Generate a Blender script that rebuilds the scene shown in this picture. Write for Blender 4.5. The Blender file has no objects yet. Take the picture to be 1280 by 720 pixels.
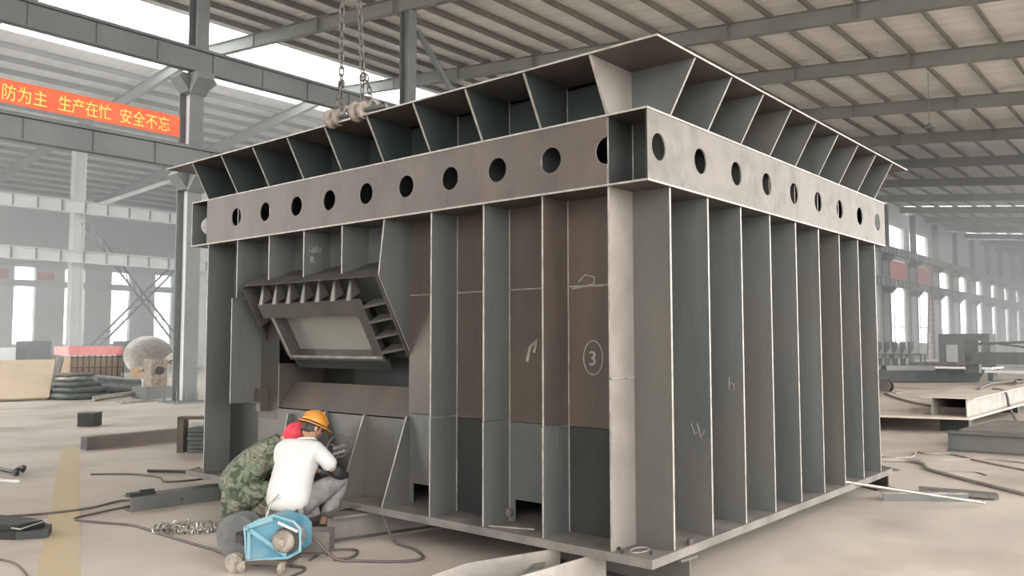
import bpy, math, random
from mathutils import Vector, Matrix, noise
R = random.Random(7)
sc = bpy.context.scene
COL = sc.collection
PI = math.pi
V = Vector

# ------------------------------------------------------------------ camera
CAM = V((2.8491, -4.7285, 1.7))
yaw, pitch, roll = 0.7059, 0.0651, -0.0011
cd = bpy.data.cameras.new('camera'); cam = bpy.data.objects.new('camera', cd); COL.objects.link(cam)
cd.sensor_width = 36; cd.lens = 1039.86 * 36 / 1280; cd.clip_start = .05; cd.clip_end = 900
fw = V((-math.sin(yaw) * math.cos(pitch), math.cos(yaw) * math.cos(pitch), math.sin(pitch)))
rt = fw.cross(V((0, 0, 1))).normalized(); up = rt.cross(fw)
r2 = rt * math.cos(roll) + up * math.sin(roll); u2 = -rt * math.sin(roll) + up * math.cos(roll)
M = Matrix((r2, u2, -fw)).transposed().to_4x4(); M.translation = CAM
cam.matrix_world = M
sc.camera = cam

# ------------------------------------------------------------------ sky, light, exposure
w = bpy.data.worlds.new('sky'); sc.world = w; w.use_nodes = True
bg = w.node_tree.nodes['Background']; bg.inputs[0].default_value = (1, .985, .96, 1); bg.inputs[1].default_value = 3.2
sc.view_settings.view_transform = 'Standard'; sc.view_settings.look = 'None'; sc.view_settings.gamma = 1
sc.view_settings.use_curve_mapping = False
sc.view_settings.exposure = 1.27
sc.cycles.volume_bounces = 0
sc.cycles.max_bounces = 7; sc.cycles.diffuse_bounces = 4; sc.cycles.glossy_bounces = 3; sc.cycles.transparent_max_bounces = 12
sc.cycles.sample_clamp_indirect = 6

# ------------------------------------------------------------------ helpers
WL = {}
class MB:
    def __init__(s): s.v = []; s.f = []; s.m = []
    def poly(s, pts, m=0):
        b = len(s.v); s.v += [V(p) for p in pts]; s.f.append(list(range(b, b + len(pts)))); s.m.append(m)
    def prism(s, pts, d, m=0, me=None):
        """closed prism: polygon pts extruded by vector d; me = material of the narrow side faces"""
        me = m if me is None else me
        pts = [V(p) for p in pts]; d = V(d); n = len(pts)
        nr = V((0, 0, 0))
        for i in range(n): nr += pts[i].cross(pts[(i + 1) % n])
        if nr.dot(d) > 0: pts.reverse()
        b = len(s.v); s.v += pts + [p + d for p in pts]
        s.f.append(list(range(b, b + n))); s.m.append(m)
        s.f.append(list(range(b + 2 * n - 1, b + n - 1, -1))); s.m.append(m)
        for i in range(n):
            j = (i + 1) % n
            s.f.append([b + j, b + i, b + n + i, b + n + j]); s.m.append(me)
    def box(s, x0, x1, y0, y1, z0, z1, m=0, me=None):
        s.prism([(x0, y0, z0), (x1, y0, z0), (x1, y1, z0), (x0, y1, z0)], (0, 0, z1 - z0), m, me)
    def obox(s, c, ax, ay, az, m=0):
        c, ax, ay, az = V(c), V(ax), V(ay), V(az)
        s.prism([c - ax - ay - az, c + ax - ay - az, c + ax + ay - az, c - ax + ay - az], az * 2, m)
    def bar(s, p, q, wd, ht, m=0, upv=(0, 0, 1)):
        p, q = V(p), V(q); d = (q - p).normalized(); u = V(upv)
        if abs(d.dot(u)) > .98: u = V((1, 0, 0))
        sd = d.cross(u).normalized(); u = sd.cross(d)
        s.obox((p + q) / 2, (q - p) / 2, sd * wd / 2, u * ht / 2, m)
    def tube(s, pts, r, n=8, m=0, closed=False, cap=True):
        pts = [V(p) for p in pts]; N = len(pts); b = len(s.v); pn = None
        rr = r if isinstance(r, (list, tuple)) else [r] * N
        for i, p in enumerate(pts):
            if closed: t = pts[(i + 1) % N] - pts[i - 1]
            else: t = pts[min(i + 1, N - 1)] - pts[max(i - 1, 0)]
            t.normalize()
            if pn is None:
                pn = t.cross(V((0, 0, 1)))
                if pn.length < .05: pn = t.cross(V((1, 0, 0)))
            pn = (pn - t * pn.dot(t)).normalized(); bn = t.cross(pn)
            for k in range(n):
                a = 2 * PI * k / n; s.v.append(p + (pn * math.cos(a) + bn * math.sin(a)) * rr[i])
        for i in range(N if closed else N - 1):
            for k in range(n):
                a = b + i * n + k; c = b + i * n + (k + 1) % n; i2 = (i + 1) % N
                s.f.append([a, c, b + i2 * n + (k + 1) % n, b + i2 * n + k]); s.m.append(m)
        if cap and not closed:
            s.f.append([b + k for k in range(n - 1, -1, -1)]); s.m.append(m)
            s.f.append([b + (N - 1) * n + k for k in range(n)]); s.m.append(m)
    def cyl(s, p, q, r, n=16, m=0, r2=None):
        s.tube([p, q], [r, r if r2 is None else r2], n, m)
    def rev(s, c, axis, prof, n=20, m=0):
        """surface of revolution; prof = [(distance along axis, radius)]"""
        c = V(c); a = V(axis).normalized()
        s.tube([c + a * t for t, _ in prof], [max(r, .0005) for _, r in prof], n, m)
    def build(s, name, mats, parent=None, smooth=False, **kw):
        me = bpy.data.meshes.new(name)
        off = WL.get(parent.name, V((0, 0, 0))) if parent else V((0, 0, 0))
        me.from_pydata([p - off for p in s.v], [], s.f)
        if not isinstance(mats, (list, tuple)): mats = [mats]
        for m in mats: me.materials.append(m)
        me.polygons.foreach_set('material_index', [min(i, len(mats) - 1) for i in s.m])
        if smooth: me.polygons.foreach_set('use_smooth', [True] * len(s.f))
        me.update()
        o = bpy.data.objects.new(name, me); COL.objects.link(o)
        if smooth: me.set_sharp_from_angle(angle=math.radians(38))
        if parent: o.parent = parent; WL[o.name] = off
        setp(o, **kw); return o
def setp(o, label=None, cat=None, group=None, kind=None):
    if label: o['label'] = label
    if cat: o['category'] = cat
    if group: o['group'] = group
    if kind: o['kind'] = kind
def thing(name, loc, label=None, cat=None, group=None, rz=0, kind=None):
    o = bpy.data.objects.new(name, None); COL.objects.link(o); o.location = loc; o.rotation_euler.z = rz
    WL[o.name] = V(loc) if rz == 0 and not kind == 'local' else V((0, 0, 0))
    setp(o, label, cat, group, None if kind == 'local' else kind); return o
def inst(src, loc, parent=None, rot=None, name=None):
    o = src.copy(); COL.objects.link(o); o.location = V(loc)
    if rot: o.rotation_euler = rot
    if parent: o.parent = parent
    WL[o.name] = WL.get(parent.name, V((0, 0, 0))) if parent else V((0, 0, 0))
    return o
def box(name, x0, x1, y0, y1, z0, z1, mat, parent=None, **kw):
    m = MB(); m.box(x0, x1, y0, y1, z0, z1); return m.build(name, mat, parent, **kw)

def mat(name, c1, c2=None, rough=.6, metal=0.0, scale=3.0, bump=.0, bscale=30, detail=5, stretch=(1, 1, 1), c3=None, s3=.7, rvar=.0, lo=.35, hi=.65):
    m = bpy.data.materials.new(name); m.use_nodes = True; nt = m.node_tree; N = nt.nodes; L = nt.links
    b = N['Principled BSDF']; b.inputs['Roughness'].default_value = rough; b.inputs['Metallic'].default_value = metal
    b.inputs['Base Color'].default_value = (*c1, 1)
    if c2 is not None or bump:
        g = N.new('ShaderNodeNewGeometry'); mp = N.new('ShaderNodeMapping'); mp.inputs['Scale'].default_value = stretch
        L.new(g.outputs['Position'], mp.inputs[0])
    if c2 is not None:
        n = N.new('ShaderNodeTexNoise'); n.inputs['Scale'].default_value = scale; n.inputs['Detail'].default_value = detail
        n.inputs['Roughness'].default_value = .6
        L.new(mp.outputs[0], n.inputs['Vector'])
        r = N.new('ShaderNodeValToRGB'); r.color_ramp.elements[0].position = lo; r.color_ramp.elements[1].position = hi
        r.color_ramp.elements[0].color = (*c1, 1); r.color_ramp.elements[1].color = (*c2, 1)
        L.new(n.outputs['Fac'], r.inputs[0]); out = r.outputs[0]
        if c3 is not None:
            n3 = N.new('ShaderNodeTexNoise'); n3.inputs['Scale'].default_value = s3; n3.inputs['Detail'].default_value = 8
            L.new(g.outputs['Position'], n3.inputs['Vector'])
            r3 = N.new('ShaderNodeValToRGB'); r3.color_ramp.elements[0].position = .5; r3.color_ramp.elements[1].position = .66
            L.new(n3.outputs['Fac'], r3.inputs[0]); mx = N.new('ShaderNodeMix'); mx.data_type = 'RGBA'
            L.new(r3.outputs[0], mx.inputs['Factor']); L.new(out, mx.inputs[6]); mx.inputs[7].default_value = (*c3, 1); out = mx.outputs[2]
        L.new(out, b.inputs['Base Color'])
        if rvar:
            mr = N.new('ShaderNodeMapRange'); mr.inputs[3].default_value = rough - rvar; mr.inputs[4].default_value = rough + rvar
            L.new(n.outputs['Fac'], mr.inputs[0]); L.new(mr.outputs[0], b.inputs['Roughness'])
    if bump:
        n2 = N.new('ShaderNodeTexNoise'); n2.inputs['Scale'].default_value = bscale; n2.inputs['Detail'].default_value = 4
        L.new(mp.outputs[0], n2.inputs['Vector'])
        bp = N.new('ShaderNodeBump'); bp.inputs['Strength'].default_value = bump; bp.inputs['Distance'].default_value = .02
        L.new(n2.outputs['Fac'], bp.inputs['Height']); L.new(bp.outputs[0], b.inputs['Normal'])
    return m

# ------------------------------------------------------------------ materials
m_floor = mat('concrete', (.36, .318, .275), (.53, .475, .415), .5, 0, .9, .15, 6, 10, (1, .45, 1), (.29, .25, .21), .4, .12, lo=.3, hi=.7)
m_line = mat('yellow_paint', (.47, .36, .20), (.42, .36, .27), .6, 0, 6, lo=.4, hi=.7)
m_rust = mat('mill_scale_brown', (.076, .064, .055), (.108, .085, .069), .45, .4, 3.5, .12, 40, 7, (1, 1, .15), (.070, .070, .063), 1.1, .08)
m_olive = mat('mill_scale_olive', (.088, .085, .076), (.115, .108, .094), .5, .35, 1.6, .1, 40, 6, (1, 1, .35))
m_hood = mat('hood_steel', (.055, .055, .052), (.085, .078, .07), .45, .4, 3, .2, 30, 6)
m_teal = mat('teal_scale_shaded', (.030, .040, .042), (.048, .057, .057), .5, .4, 1.6, .1, 40, 6, (1, 1, .35))  # left flare bays; their shade is put into the steel colour
m_blue = mat('mill_scale_grey', (.084, .092, .090), (.118, .124, .118), .50, .35, 3.2, .12, 40, 7, (1, 1, .15), (.12, .112, .10), .8, .08)
m_dark = mat('dark_scale_and_shade', (.022, .026, .026), (.040, .042, .039), .5, .35, 2.0, .12, 40, 6, (1, 1, .35))
m_web = mat('web_plate_lit', (.082, .074, .064), (.135, .12, .104), .55, .25, 5, .15, 30, 7, (1, 1, 1), (.13, .115, .10), 1.6)  # right belt web; the stronger light on it is put into the colour
m_post = mat('post_plate_lit', (.175, .158, .14), (.22, .20, .18), .5, .25, 3)  # corner rib and gusset; side light put into a paler colour
m_edge = mat('cut_edge', (.33, .31, .28), (.20, .18, .16), .5, .3, 9)
m_base = mat('base_plate_dusty', (.10, .095, .085), (.18, .165, .145), .6, .2, 3, .2, 20, 7)
m_base2 = mat('pale_plate_dusty', (.22, .20, .18), (.33, .30, .265), .5, .2, 3, .2, 20, 7)
m_dust = mat('dusty_plate', (.36, .31, .265), (.48, .42, .36), .7, 0, 2)
m_belt = mat('web_plate_shaded', (.056, .046, .039), (.086, .069, .058), .48, .3, 3, .12, 40, 6, (1, 1, .5))  # left belt web, same plate as the right; shade put into its brown
m_paint = mat('grey_paint', (.12, .133, .135), (.155, .165, .165), .5, 0, .8, .05, 8)
m_paint2 = mat('grey_green_paint', (.14, .145, .13), (.175, .175, .155), .55, 0, .8, .05, 8)
m_pale = mat('pale_paint_and_light', (.62, .63, .62), (.70, .71, .70), .55, 0, .8)
m_purlin = mat('purlin_paint', (.12, .115, .10), (.15, .142, .125), .6, 0, 1)
m_roof = mat('roof_foil', (.60, .58, .54), (.72, .70, .66), .6, 0, 1.0, .6, 3, 6, (.35, 3.5, 1))
m_wall = mat('painted_wall', (.66, .68, .67), (.74, .76, .75), .8, 0, .5)
m_wallhi = mat('wall_sheet_grey', (.54, .59, .58), (.60, .64, .63), .7, 0, .4)
m_black = mat('black_rubber_and_shade', (.02, .02, .02), (.035, .033, .03), .6, 0, 4)
m_steel = mat('bare_steel', (.36, .34, .31), (.24, .225, .20), .4, .6, 8)
m_tarp = mat('tan_sheet', (.40, .30, .20), (.47, .36, .25), .6, 0, 1.5)
m_pink = mat('pink_tarp', (.72, .25, .25), (.80, .35, .33), .7, 0, 3)
m_wood = mat('old_wood', (.30, .21, .14), (.40, .30, .2), .8, 0, 6, .2, 20, 5, (1, 5, 1))
m_green = mat('dull_green_plastic', (.045, .055, .052), (.08, .09, .085), .5, 0, 3)
m_cable = mat('cable_rubber', (.06, .05, .045), (.10, .08, .07), .6, 0, 8)
m_hose = mat('grey_hose', (.22, .20, .18), (.30, .27, .25), .6, 0, 8)
m_white = mat('white_cloth', (.50, .495, .48), (.58, .575, .56), .85, 0, 3, .4, 9)
m_skin = mat('skin', (.42, .24, .16), (.48, .28, .19), .55, 0, 10)
m_hair = mat('black_hair', (.015, .013, .012), (.03, .025, .02), .6, 0, 40)
m_helmet = mat('orange_helmet', (.55, .22, .035), (.62, .27, .055), .35, 0, 3)
m_trous = mat('grey_trousers', (.13, .127, .12), (.25, .24, .23), .9, 0, 9, .5, 14)
m_sleeve = mat('black_sleeve', (.015, .014, .014), (.03, .03, .03), .8, 0, 9)
m_glove = mat('dirty_glove', (.22, .20, .18), (.10, .09, .08), .9, 0, 14)
m_shoe = mat('dark_shoe', (.04, .04, .035), (.07, .065, .06), .8, 0, 9)
m_redcap = mat('red_cloth', (.55, .03, .06), (.70, .10, .12), .8, 0, 9)
m_wblue = mat('winch_blue', (.05, .155, .22), (.08, .21, .28), .45, 0, 6, .1, 20, 5, (1, 1, 1), (.16, .25, .28), 4)
m_wrim = mat('worn_blue_edge', (.20, .30, .32), (.12, .30, .38), .5, 0, 9, .1)
m_mud = mat('muddy_casting', (.17, .14, .115), (.33, .29, .245), .85, .1, 12, .5, 30)
m_drum = mat('drum_steel', (.13, .135, .14), (.20, .20, .205), .45, .5, 6)
m_redpaint = mat('banner_red', (.86, .12, .05), (.90, .16, .07), .7, 0, 1)
m_yellow = mat('banner_yellow', (.92, .72, .18), None, .7)
m_chain = mat('chain_steel', (.12, .11, .10), (.08, .072, .066), .45, .5, 20)
m_chalk = mat('chalk', (.27, .255, .23), (.19, .18, .16), .9, 0, 30)
m_plain = mat('yellow_grey_panel', (.24, .235, .215), (.29, .28, .25), .35, .3, 1.0)
m_brick = mat('reddish_brown_paint', (.22, .10, .08), (.26, .13, .10), .7, 0, 3)

def camo():
    m = bpy.data.materials.new('camouflage'); m.use_nodes = True; nt = m.node_tree; N = nt.nodes; L = nt.links
    b = N['Principled BSDF']; b.inputs['Roughness'].default_value = .9
    tc = N.new('ShaderNodeTexCoord'); n = N.new('ShaderNodeTexNoise'); n.inputs['Scale'].default_value = 9; n.inputs['Detail'].default_value = 2; n.inputs['Distortion'].default_value = 1.5
    L.new(tc.outputs['Object'], n.inputs['Vector']); r = N.new('ShaderNodeValToRGB'); r.color_ramp.interpolation = 'CONSTANT'
    e = r.color_ramp.elements; e[0].color = (.05, .06, .04, 1); e[1].position = .43; e[1].color = (.11, .14, .09, 1)
    a = e.new(.52); a.color = (.18, .19, .145, 1); a = e.new(.6); a.color = (.13, .085, .065, 1); a = e.new(.66); a.color = (.13, .16, .11, 1)
    L.new(n.outputs['Fac'], r.inputs[0]); L.new(r.outputs[0], b.inputs['Base Color'])
    n2 = N.new('ShaderNodeTexNoise'); n2.inputs['Scale'].default_value = 9; n2.inputs['Distortion'].default_value = 2; bp = N.new('ShaderNodeBump'); bp.inputs['Strength'].default_value = .8; bp.inputs['Distance'].default_value = .04
    L.new(tc.outputs['Object'], n2.inputs['Vector']); L.new(n2.outputs['Fac'], bp.inputs['Height']); L.new(bp.outputs[0], b.inputs['Normal'])
    return m
m_camo = camo()
def glassmat():
    m = bpy.data.materials.new('translucent_sheet'); m.use_nodes = True; nt = m.node_tree; N = nt.nodes; L = nt.links
    N.remove(N['Principled BSDF']); t = N.new('ShaderNodeBsdfTransparent'); d = N.new('ShaderNodeBsdfTranslucent'); x = N.new('ShaderNodeMixShader')
    t.inputs[0].default_value = (.93, .96, .97, 1); d.inputs[0].default_value = (.8, .85, .85, 1); x.inputs[0].default_value = .3
    L.new(t.outputs[0], x.inputs[1]); L.new(d.outputs[0], x.inputs[2]); L.new(x.outputs[0], N['Material Output'].inputs[0]); return m
m_glass = glassmat()

# ------------------------------------------------------------------ setting
def zr(x):                                   # underside of the rafters (ridge at x = -35)
    x = x if x > -35 else -70 - x
    return 12.03 - .1 * x
X0, X1, Y0, Y1 = -66.0, 12.0, -14.0, 150.0
fl = box('floor', -72, 45, -45, 175, -.3, 0, m_floor, kind='structure')
m = MB(); m.poly([(-3.78, -2.28, .002), (-3.56, -2.06, .002), (-11.53, 1.17, .002), (-11.53, .90, .002)]); m.build('floor_line', m_line, fl, label='worn yellow painted line on the concrete floor')
ceil = thing('ceiling', (-20, 0, 12.9), kind='structure')
# rafters
RY = [-9, -.8, 7.5, 15.74, 24.04, 30.6, 38.3, 46.2, 54.4, 63, 71.5, 80, 88.5, 97, 106, 115, 124, 133, 142]
SKY = [61.6, 67.5, 75.5, 83.5, 91.5, 99.5, 107.5, 116]
def rafter(y):
    m = MB()
    for xa, xb in (((X1, -35), (-35, X0)) if y < 68 else ((X1, -20.6),)):
        za, zb = zr(xa), zr(xb)
        m.prism([(xa, y - .006, za), (xb, y - .006, zb), (xb, y - .006, zb + .58), (xa, y - .006, za + .58)], (0, .012, 0))
        m.prism([(xa, y - .13, za), (xb, y - .13, zb), (xb, y - .13, zb + .025), (xa, y - .13, za + .025)], (0, .26, 0))
        m.prism([(xa, y - .13, za + .565), (xb, y - .13, zb + .565), (xb, y - .13, zb + .59), (xa, y - .13, za + .59)], (0, .26, 0))
    return m.build('rafter', m_paint2, ceil)
PX = [-9.35 + 1.57 * k for k in range(-13, 14)]
PX = [x for x in PX if -30.9 < x < 11.9]
PXL = [-70 - x for x in PX if -70 - x > X0 + .4]
for y in RY:
    rf = rafter(y)
    if y < 60:
        m = MB()
        for k, x in enumerate(PX):
            if k % 3 == 0:
                m.box(x - .035, x + .035, y - .17, y - .10, zr(x) - .02, zr(x) + .75)
            else: m.box(x - .05, x + .05, y - .12, y + .12, zr(x) + .59, zr(x) + .64)
        m.build('fly_brace', m_purlin, rf)
for x in PX + PXL:
    YE = Y1 if x > -20.5 else 68
    z = zr(x) + .60; m = MB(); s = 1 if x > -35 else -1
    m.prism([(x, Y0, z), (x + .085 * s, Y0, z), (x + .085 * s, Y0, z + .05), (x + .03 * s, Y0, z + .05), (x + .03 * s, Y0, z + .25), (x - .06 * s, Y0, z + .25), (x - .06 * s, Y0, z + .21), (x, Y0, z + .21)], (0, YE - Y0, 0))
    m.build('purlin', m_purlin, ceil)
# roof sheets, laid side by side along y, each a piece of its own
def sheet(name, xa, xb, y, wd, mt, dz=0, th=.04, n=1):
    m = MB(); za, zb = zr(xa) + .86 + dz, zr(xb) + .86 + dz
    m.prism([(xa, y, za), (xb, y, zb), (xb, y, zb + th), (xa, y, za + th)], (0, wd, 0)); return m.build(name, mt, ceil)
y = Y0; k = 0; first = {}; ZW = 68
while y < Y1:
    wd = 1.85 if y < 58 else 3.7
    if any(abs(y + wd / 2 - s) < 1.4 for s in SKY) and y > 58:
        sy = min(SKY, key=lambda s: abs(y + wd / 2 - s))
        xe = -31 if y < 66 else -20.9; sheet('roof_panel', X1 + .5, xe, y, 1.2, m_roof); sheet('skylight_panel', X1 + .5, xe, y + 1.2, 1.5, m_glass); sheet('roof_panel', X1 + .5, xe, y + 2.7, wd - 2.7, m_roof)
    else:
        for ky, (xa, xb) in enumerate([(X1 + .5, -12.5), (-12.45, -31 if y < 66 else -20.9)]):
            key = (ky, wd, k % 2, y < 66)
            if key not in first: first[key] = (sheet('roof_panel', xa, xb, y, wd + .03, m_roof, .018 * (k % 2)), y)
            else: inst(first[key][0], (0, y - first[key][1], 0), ceil)
    key = ('L', wd, k % 2)
    if y > 66: y += wd; k += 1; continue
    if key not in first: first[key] = (sheet('roof_panel', -39, X0 - .2, y, wd + .03, m_roof, .018 * (k % 2)), y)
    else: inst(first[key][0], (0, y - first[key][1], 0), ceil)
    y += wd; k += 1
# ridge skylight
y = Y0; a = None
while y < 67:
    if a is None: a = sheet('skylight_panel', -31, -35, y, 3.9, m_glass, .1, .02); b_ = sheet('skylight_panel', -35, -39, y, 3.9, m_glass, .1, .02); ya = y
    else: inst(a, (0, y - ya, 0), ceil); inst(b_, (0, y - ya, 0), ceil)
    y += 4.0
m = MB()
for x in (-31, -35, -39): m.box(x - .06, x + .06, Y0, 68, zr(x) + .86, zr(x) + 1.02)
m.build('ridge_frame', m_pale, ceil)

# far left wall with windows
wl = thing('wall_left', (-66, 60, 0), kind='structure')
wy = [18.42 + 3.62 * k for k in range(-9, 14)]
m = MB()
m.box(-66.4, -66, -18, 68, 7.5, 13.2, 1); m.box(-66.4, -66, -18, 68, 0, 1.55, 0)
prev = -18
for a in wy + [68]:
    m.box(-66.4, -66, prev, a, 1.55, 7.5, 0); prev = a + 1.5
m.build('wall_body', [m_wall, m_wallhi], wl)
box('girt', -66, -65.85, -18, 68, 5.95, 6.45, m_pale, wl)
for k, a in enumerate(wy):
    wn = thing('window_%d' % (k + 1), (-66.2, a + .75, 1.55), kind='structure')
    box('pane', -66.22, -66.2, a, a + 1.5, 1.55, 7.5, m_glass, wn)
    m = MB(); m.box(-66.25, -66.15, a, a + .06, 1.55, 7.5); m.box(-66.25, -66.15, a + 1.44, a + 1.5, 1.55, 7.5); m.box(-66.25, -66.15, a, a + 1.5, 1.55, 1.61); m.box(-66.25, -66.15, a, a + 1.5, 7.44, 7.5)
    m.build('window_frame', m_pale, wn)
# wall that closes row A beyond y = 69
wa = thing('wall_back', (-20.2, 110, 0), kind='structure')
m = MB(); AY = [73.1, 81.75, 90.1, 98.5, 107, 115.5, 124, 132.5, 141]
FW = [(y_ + .9, y_ + 7.6) for y_ in AY]
XA, XB = -20.5, -20.2
m.box(XA, XB, 69, 150, 0, 1.5, 0); m.box(XA, XB, 69, 150, 6.9, 7.3, 0); m.box(XA, XB, 69, 150, 9.3, 10.2, 0)
m.box(XA, XB, 69, 150, 12.6, 14.6, 1)
pv = 69
for k, (a, b2) in enumerate(FW):
    m.box(XA, XB, pv, a, 1.5, 6.9, 0); m.box(XA, XB, pv, a, 7.3, 9.3, 0); m.box(XA, XB, pv, a, 10.2, 12.6, 1)
    if k > 1: m.box(XA, XB, a, b2, 10.2, 12.6, 1); m.box(XA, XB, a, a + 2.2, 7.3, 9.3, 0)
    pv = b2
m.box(XA, XB, pv, 150, 1.5, 12.6, 0)
m.build('wall_body', [m_wall, m_wallhi], wa)
for k, (a, b2) in enumerate(FW):
    wn = thing('window_%d' % (k + 40), (-20.3, (a + b2) / 2, 1.5), kind='structure')
    box('pane', -20.32, -20.3, a, b2, 1.5, 6.9, m_glass, wn)
    m = MB()
    for yy in (a, (a + b2) / 2, b2 - .08): m.box(-20.36, -20.26, yy, yy + .08, 1.5, 6.9)
    for zz in (1.5, 3.1, 6.8): m.box(-20.36, -20.26, a, b2, zz, zz + .08)
    m.build('window_frame', m_pale, wn)
box('wall_end', -66, -20.6, 68, 68.3, 0, 15.9, m_wall, kind='structure')
box('wall_far', -20.6, 14, 150, 150.3, 0, 16, m_wallhi, kind='structure')
box('wall_light_block', -16, 2, -14.4, -14.1, 0, 16.5, m_wall, kind='structure')  # unseen wall piece, width set to hold back light from behind the camera

# row A columns and crane beams
def column_a(y, label, group=None):
    t = thing('steel_column', (-19.65, y, 0), label, 'column', group)
    m = MB()
    m.box(-20.03, -19.99, y - .21, y + .21, .05, 9.3); m.box(-19.43, -19.39, y - .21, y + .21, .05, 9.3); m.build('lower_shaft', m_paint, t)
    m = MB(); m.box(-19.99, -19.43, y - .01, y + .01, .05, 9.3); m.build('shaft_web', m_pale, t, label='column web between the flanges, light on it put into its pale colour')  # pale colour stands in for light falling on the web
    m = MB(); zt_ = zr(-19.65)
    m.box(-19.93, -19.90, y - .02, y + .36, 9.3, zt_); m.box(-19.46, -19.43, y - .02, y + .36, 9.3, zt_); m.box(-19.90, -19.46, y + .16, y + .18, 9.3, zt_)
    m.build('upper_shaft', m_paint, t)
    for zt_, nm in ((9.42, 'bracket'), (6.58, 'bracket')):
        m = MB(); m.prism([(-19.35, y - .25, zt_), (-18.9, y - .25, zt_), (-18.9, y - .25, zt_ - .2), (-19.35, y - .25, zt_ - .6)], (0, .5, 0))
        m.prism([(-19.95, y - .45, zt_), (-19.95, y + .52, zt_), (-19.95, y + .62, zt_ - .12), (-19.95, y + .26, zt_ - .5), (-19.95, y - .24, zt_ - .5), (-19.95, y - .55, zt_ - .12)], (.56, 0, 0))
        m.build(nm, m_paint, t)
    if y < 20:
        m = MB(); m.box(-20.1, -19.2, y - .55, y + .55, 0, .05)
        for a in (-.45, -.15, .15, .45):
            for xx in (-20.02, -19.28): m.cyl((xx, y + a, .05), (xx, y + a, .32), .025, 8)
        m.build('base_plate', m_paint, t)
    return t
names = {7.3: 'grey steel crane column standing left of the steel casing, orange banner beside it', 15.6: 'grey steel column rising behind the casing just right of the hanging chains',
         -1: None, 23.9: None}
column_a(7.35, names[7.3])
c2 = column_a(15.6, names[15.6])
for y_ in (23.9, 31.2, 38.8, 46.8, 55, 64):
    column_a(y_, 'grey steel column of the row standing hidden behind the casing', 'columns hidden behind the casing')
ordn = ['nearest', 'second', 'third', 'fourth', 'fifth', 'sixth', 'seventh', 'eighth', 'ninth']
for i, y_ in enumerate(AY):
    column_a(y_, 'hazy grey column between far windows, %s one beyond the right edge of the casing' % ordn[i], 'far columns along the window wall')
# knee braces at the second column
t = thing('diagonal_brace', (-19.65, 15.9, 12.9), 'thin grey diagonal brace running down from the column behind the casing', 'brace')
m = MB(); m.bar((-19.65, 16.2, 13.4), (-19.65, 19.6, 9.9), .16, .16); m.build('brace_bar', m_paint, t)
def crane_beam(z0, z1, lab):
    t = thing('crane_beam', (-19.2, 60, z0), lab, 'beam'); h = z1 - z0
    m = MB(); m.box(-19.21, -19.19, -12, 149, z0, z1); m.box(-19.36, -19.04, -12, 149, z1 - .025, z1); m.box(-19.34, -19.06, -12, 149, z0, z0 + .025)
    m.build('beam_body', m_paint, t)
    m = MB(); m.box(-19.24, -19.16, -12, 149, z1, z1 + .09); m.build('rail', m_paint, t)
    s = None; y_ = -2.2
    while y_ < 20:
        if s is None:
            m = MB(); m.box(-19.19, -19.15, y_, y_ + .012, z0 + .03, z1 - .03); s = m.build('stiffener', m_paint, t); ys = y_
        else: inst(s, (0, y_ - ys, 0), t)
        y_ += 1.65
    m = MB(); y_ = 64
    while y_ < 148: m.box(-19.19, -19.02, y_, y_ + .15, z0 + .03, z1 - .03); y_ += 1.2
    m.build('far_stiffeners', m_pale, t, kind='stuff')
crane_beam(9.43, 10.07, 'upper dark grey crane runway beam crossing the top left of the hall')
crane_beam(6.6, 7.2, 'lower dark grey crane runway beam just under the orange banner')
# banner
t = thing('banner', (-19.05, 4.2, 7.35), 'long orange red safety banner with yellow Chinese characters hanging above the lower crane beam', 'banner')
m = MB(); m.box(-19.06, -19.04, .1, 6.66, 7.42, 8.0); m.build('cloth', m_redpaint, t)
def text(body, size, mt, parent, loc, xdir, name='lettering', zdir=(0, 0, 1), ext=.003, align='LEFT', xs=1, bold=0):
    cu = bpy.data.curves.new('t', 'FONT'); cu.body = body; cu.size = size; cu.extrude = ext; cu.align_x = align; cu.resolution_u = 3; cu.offset = bold
    o = bpy.data.objects.new('t', cu); COL.objects.link(o); bpy.context.view_layer.update()
    me = bpy.data.meshes.new_from_object(o.evaluated_get(bpy.context.evaluated_depsgraph_get())); bpy.data.objects.remove(o)
    me.materials.clear(); me.materials.append(mt)
    xd, zd = V(xdir).normalized(), V(zdir).normalized(); yd = xd.cross(zd)
    me.transform(Matrix.Diagonal((xs, 1, 1, 1))); Mx = Matrix((xd, zd, xd.cross(zd))).transposed().to_4x4(); Mx.translation = V(loc) - WL.get(parent.name, V((0, 0, 0))); me.transform(Mx)
    q = bpy.data.objects.new(name, me); COL.objects.link(q); q.parent = parent; WL[q.name] = WL.get(parent.name, V((0, 0, 0))); return q
for ch, yy in zip('消防为主生产在忙安全不忘', (1.84, 2.19, 2.54, 2.89, 3.46, 3.79, 4.12, 4.45, 4.99, 5.34, 5.69, 6.04)):
    text(ch, .43, m_yellow, t, (-19.035, yy, 7.53), (0, 1, 0), 'character', ext=.004, xs=.8, bold=.0)
m = MB(); m.cyl((-19.05, 6.68, 7.3), (-19.05, 6.68, 8.05), .015, 6); m.cyl((-19.05, .1, 7.99), (-19.05, 6.68, 7.99), .01, 6); m.build('pole', m_paint, t)

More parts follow.
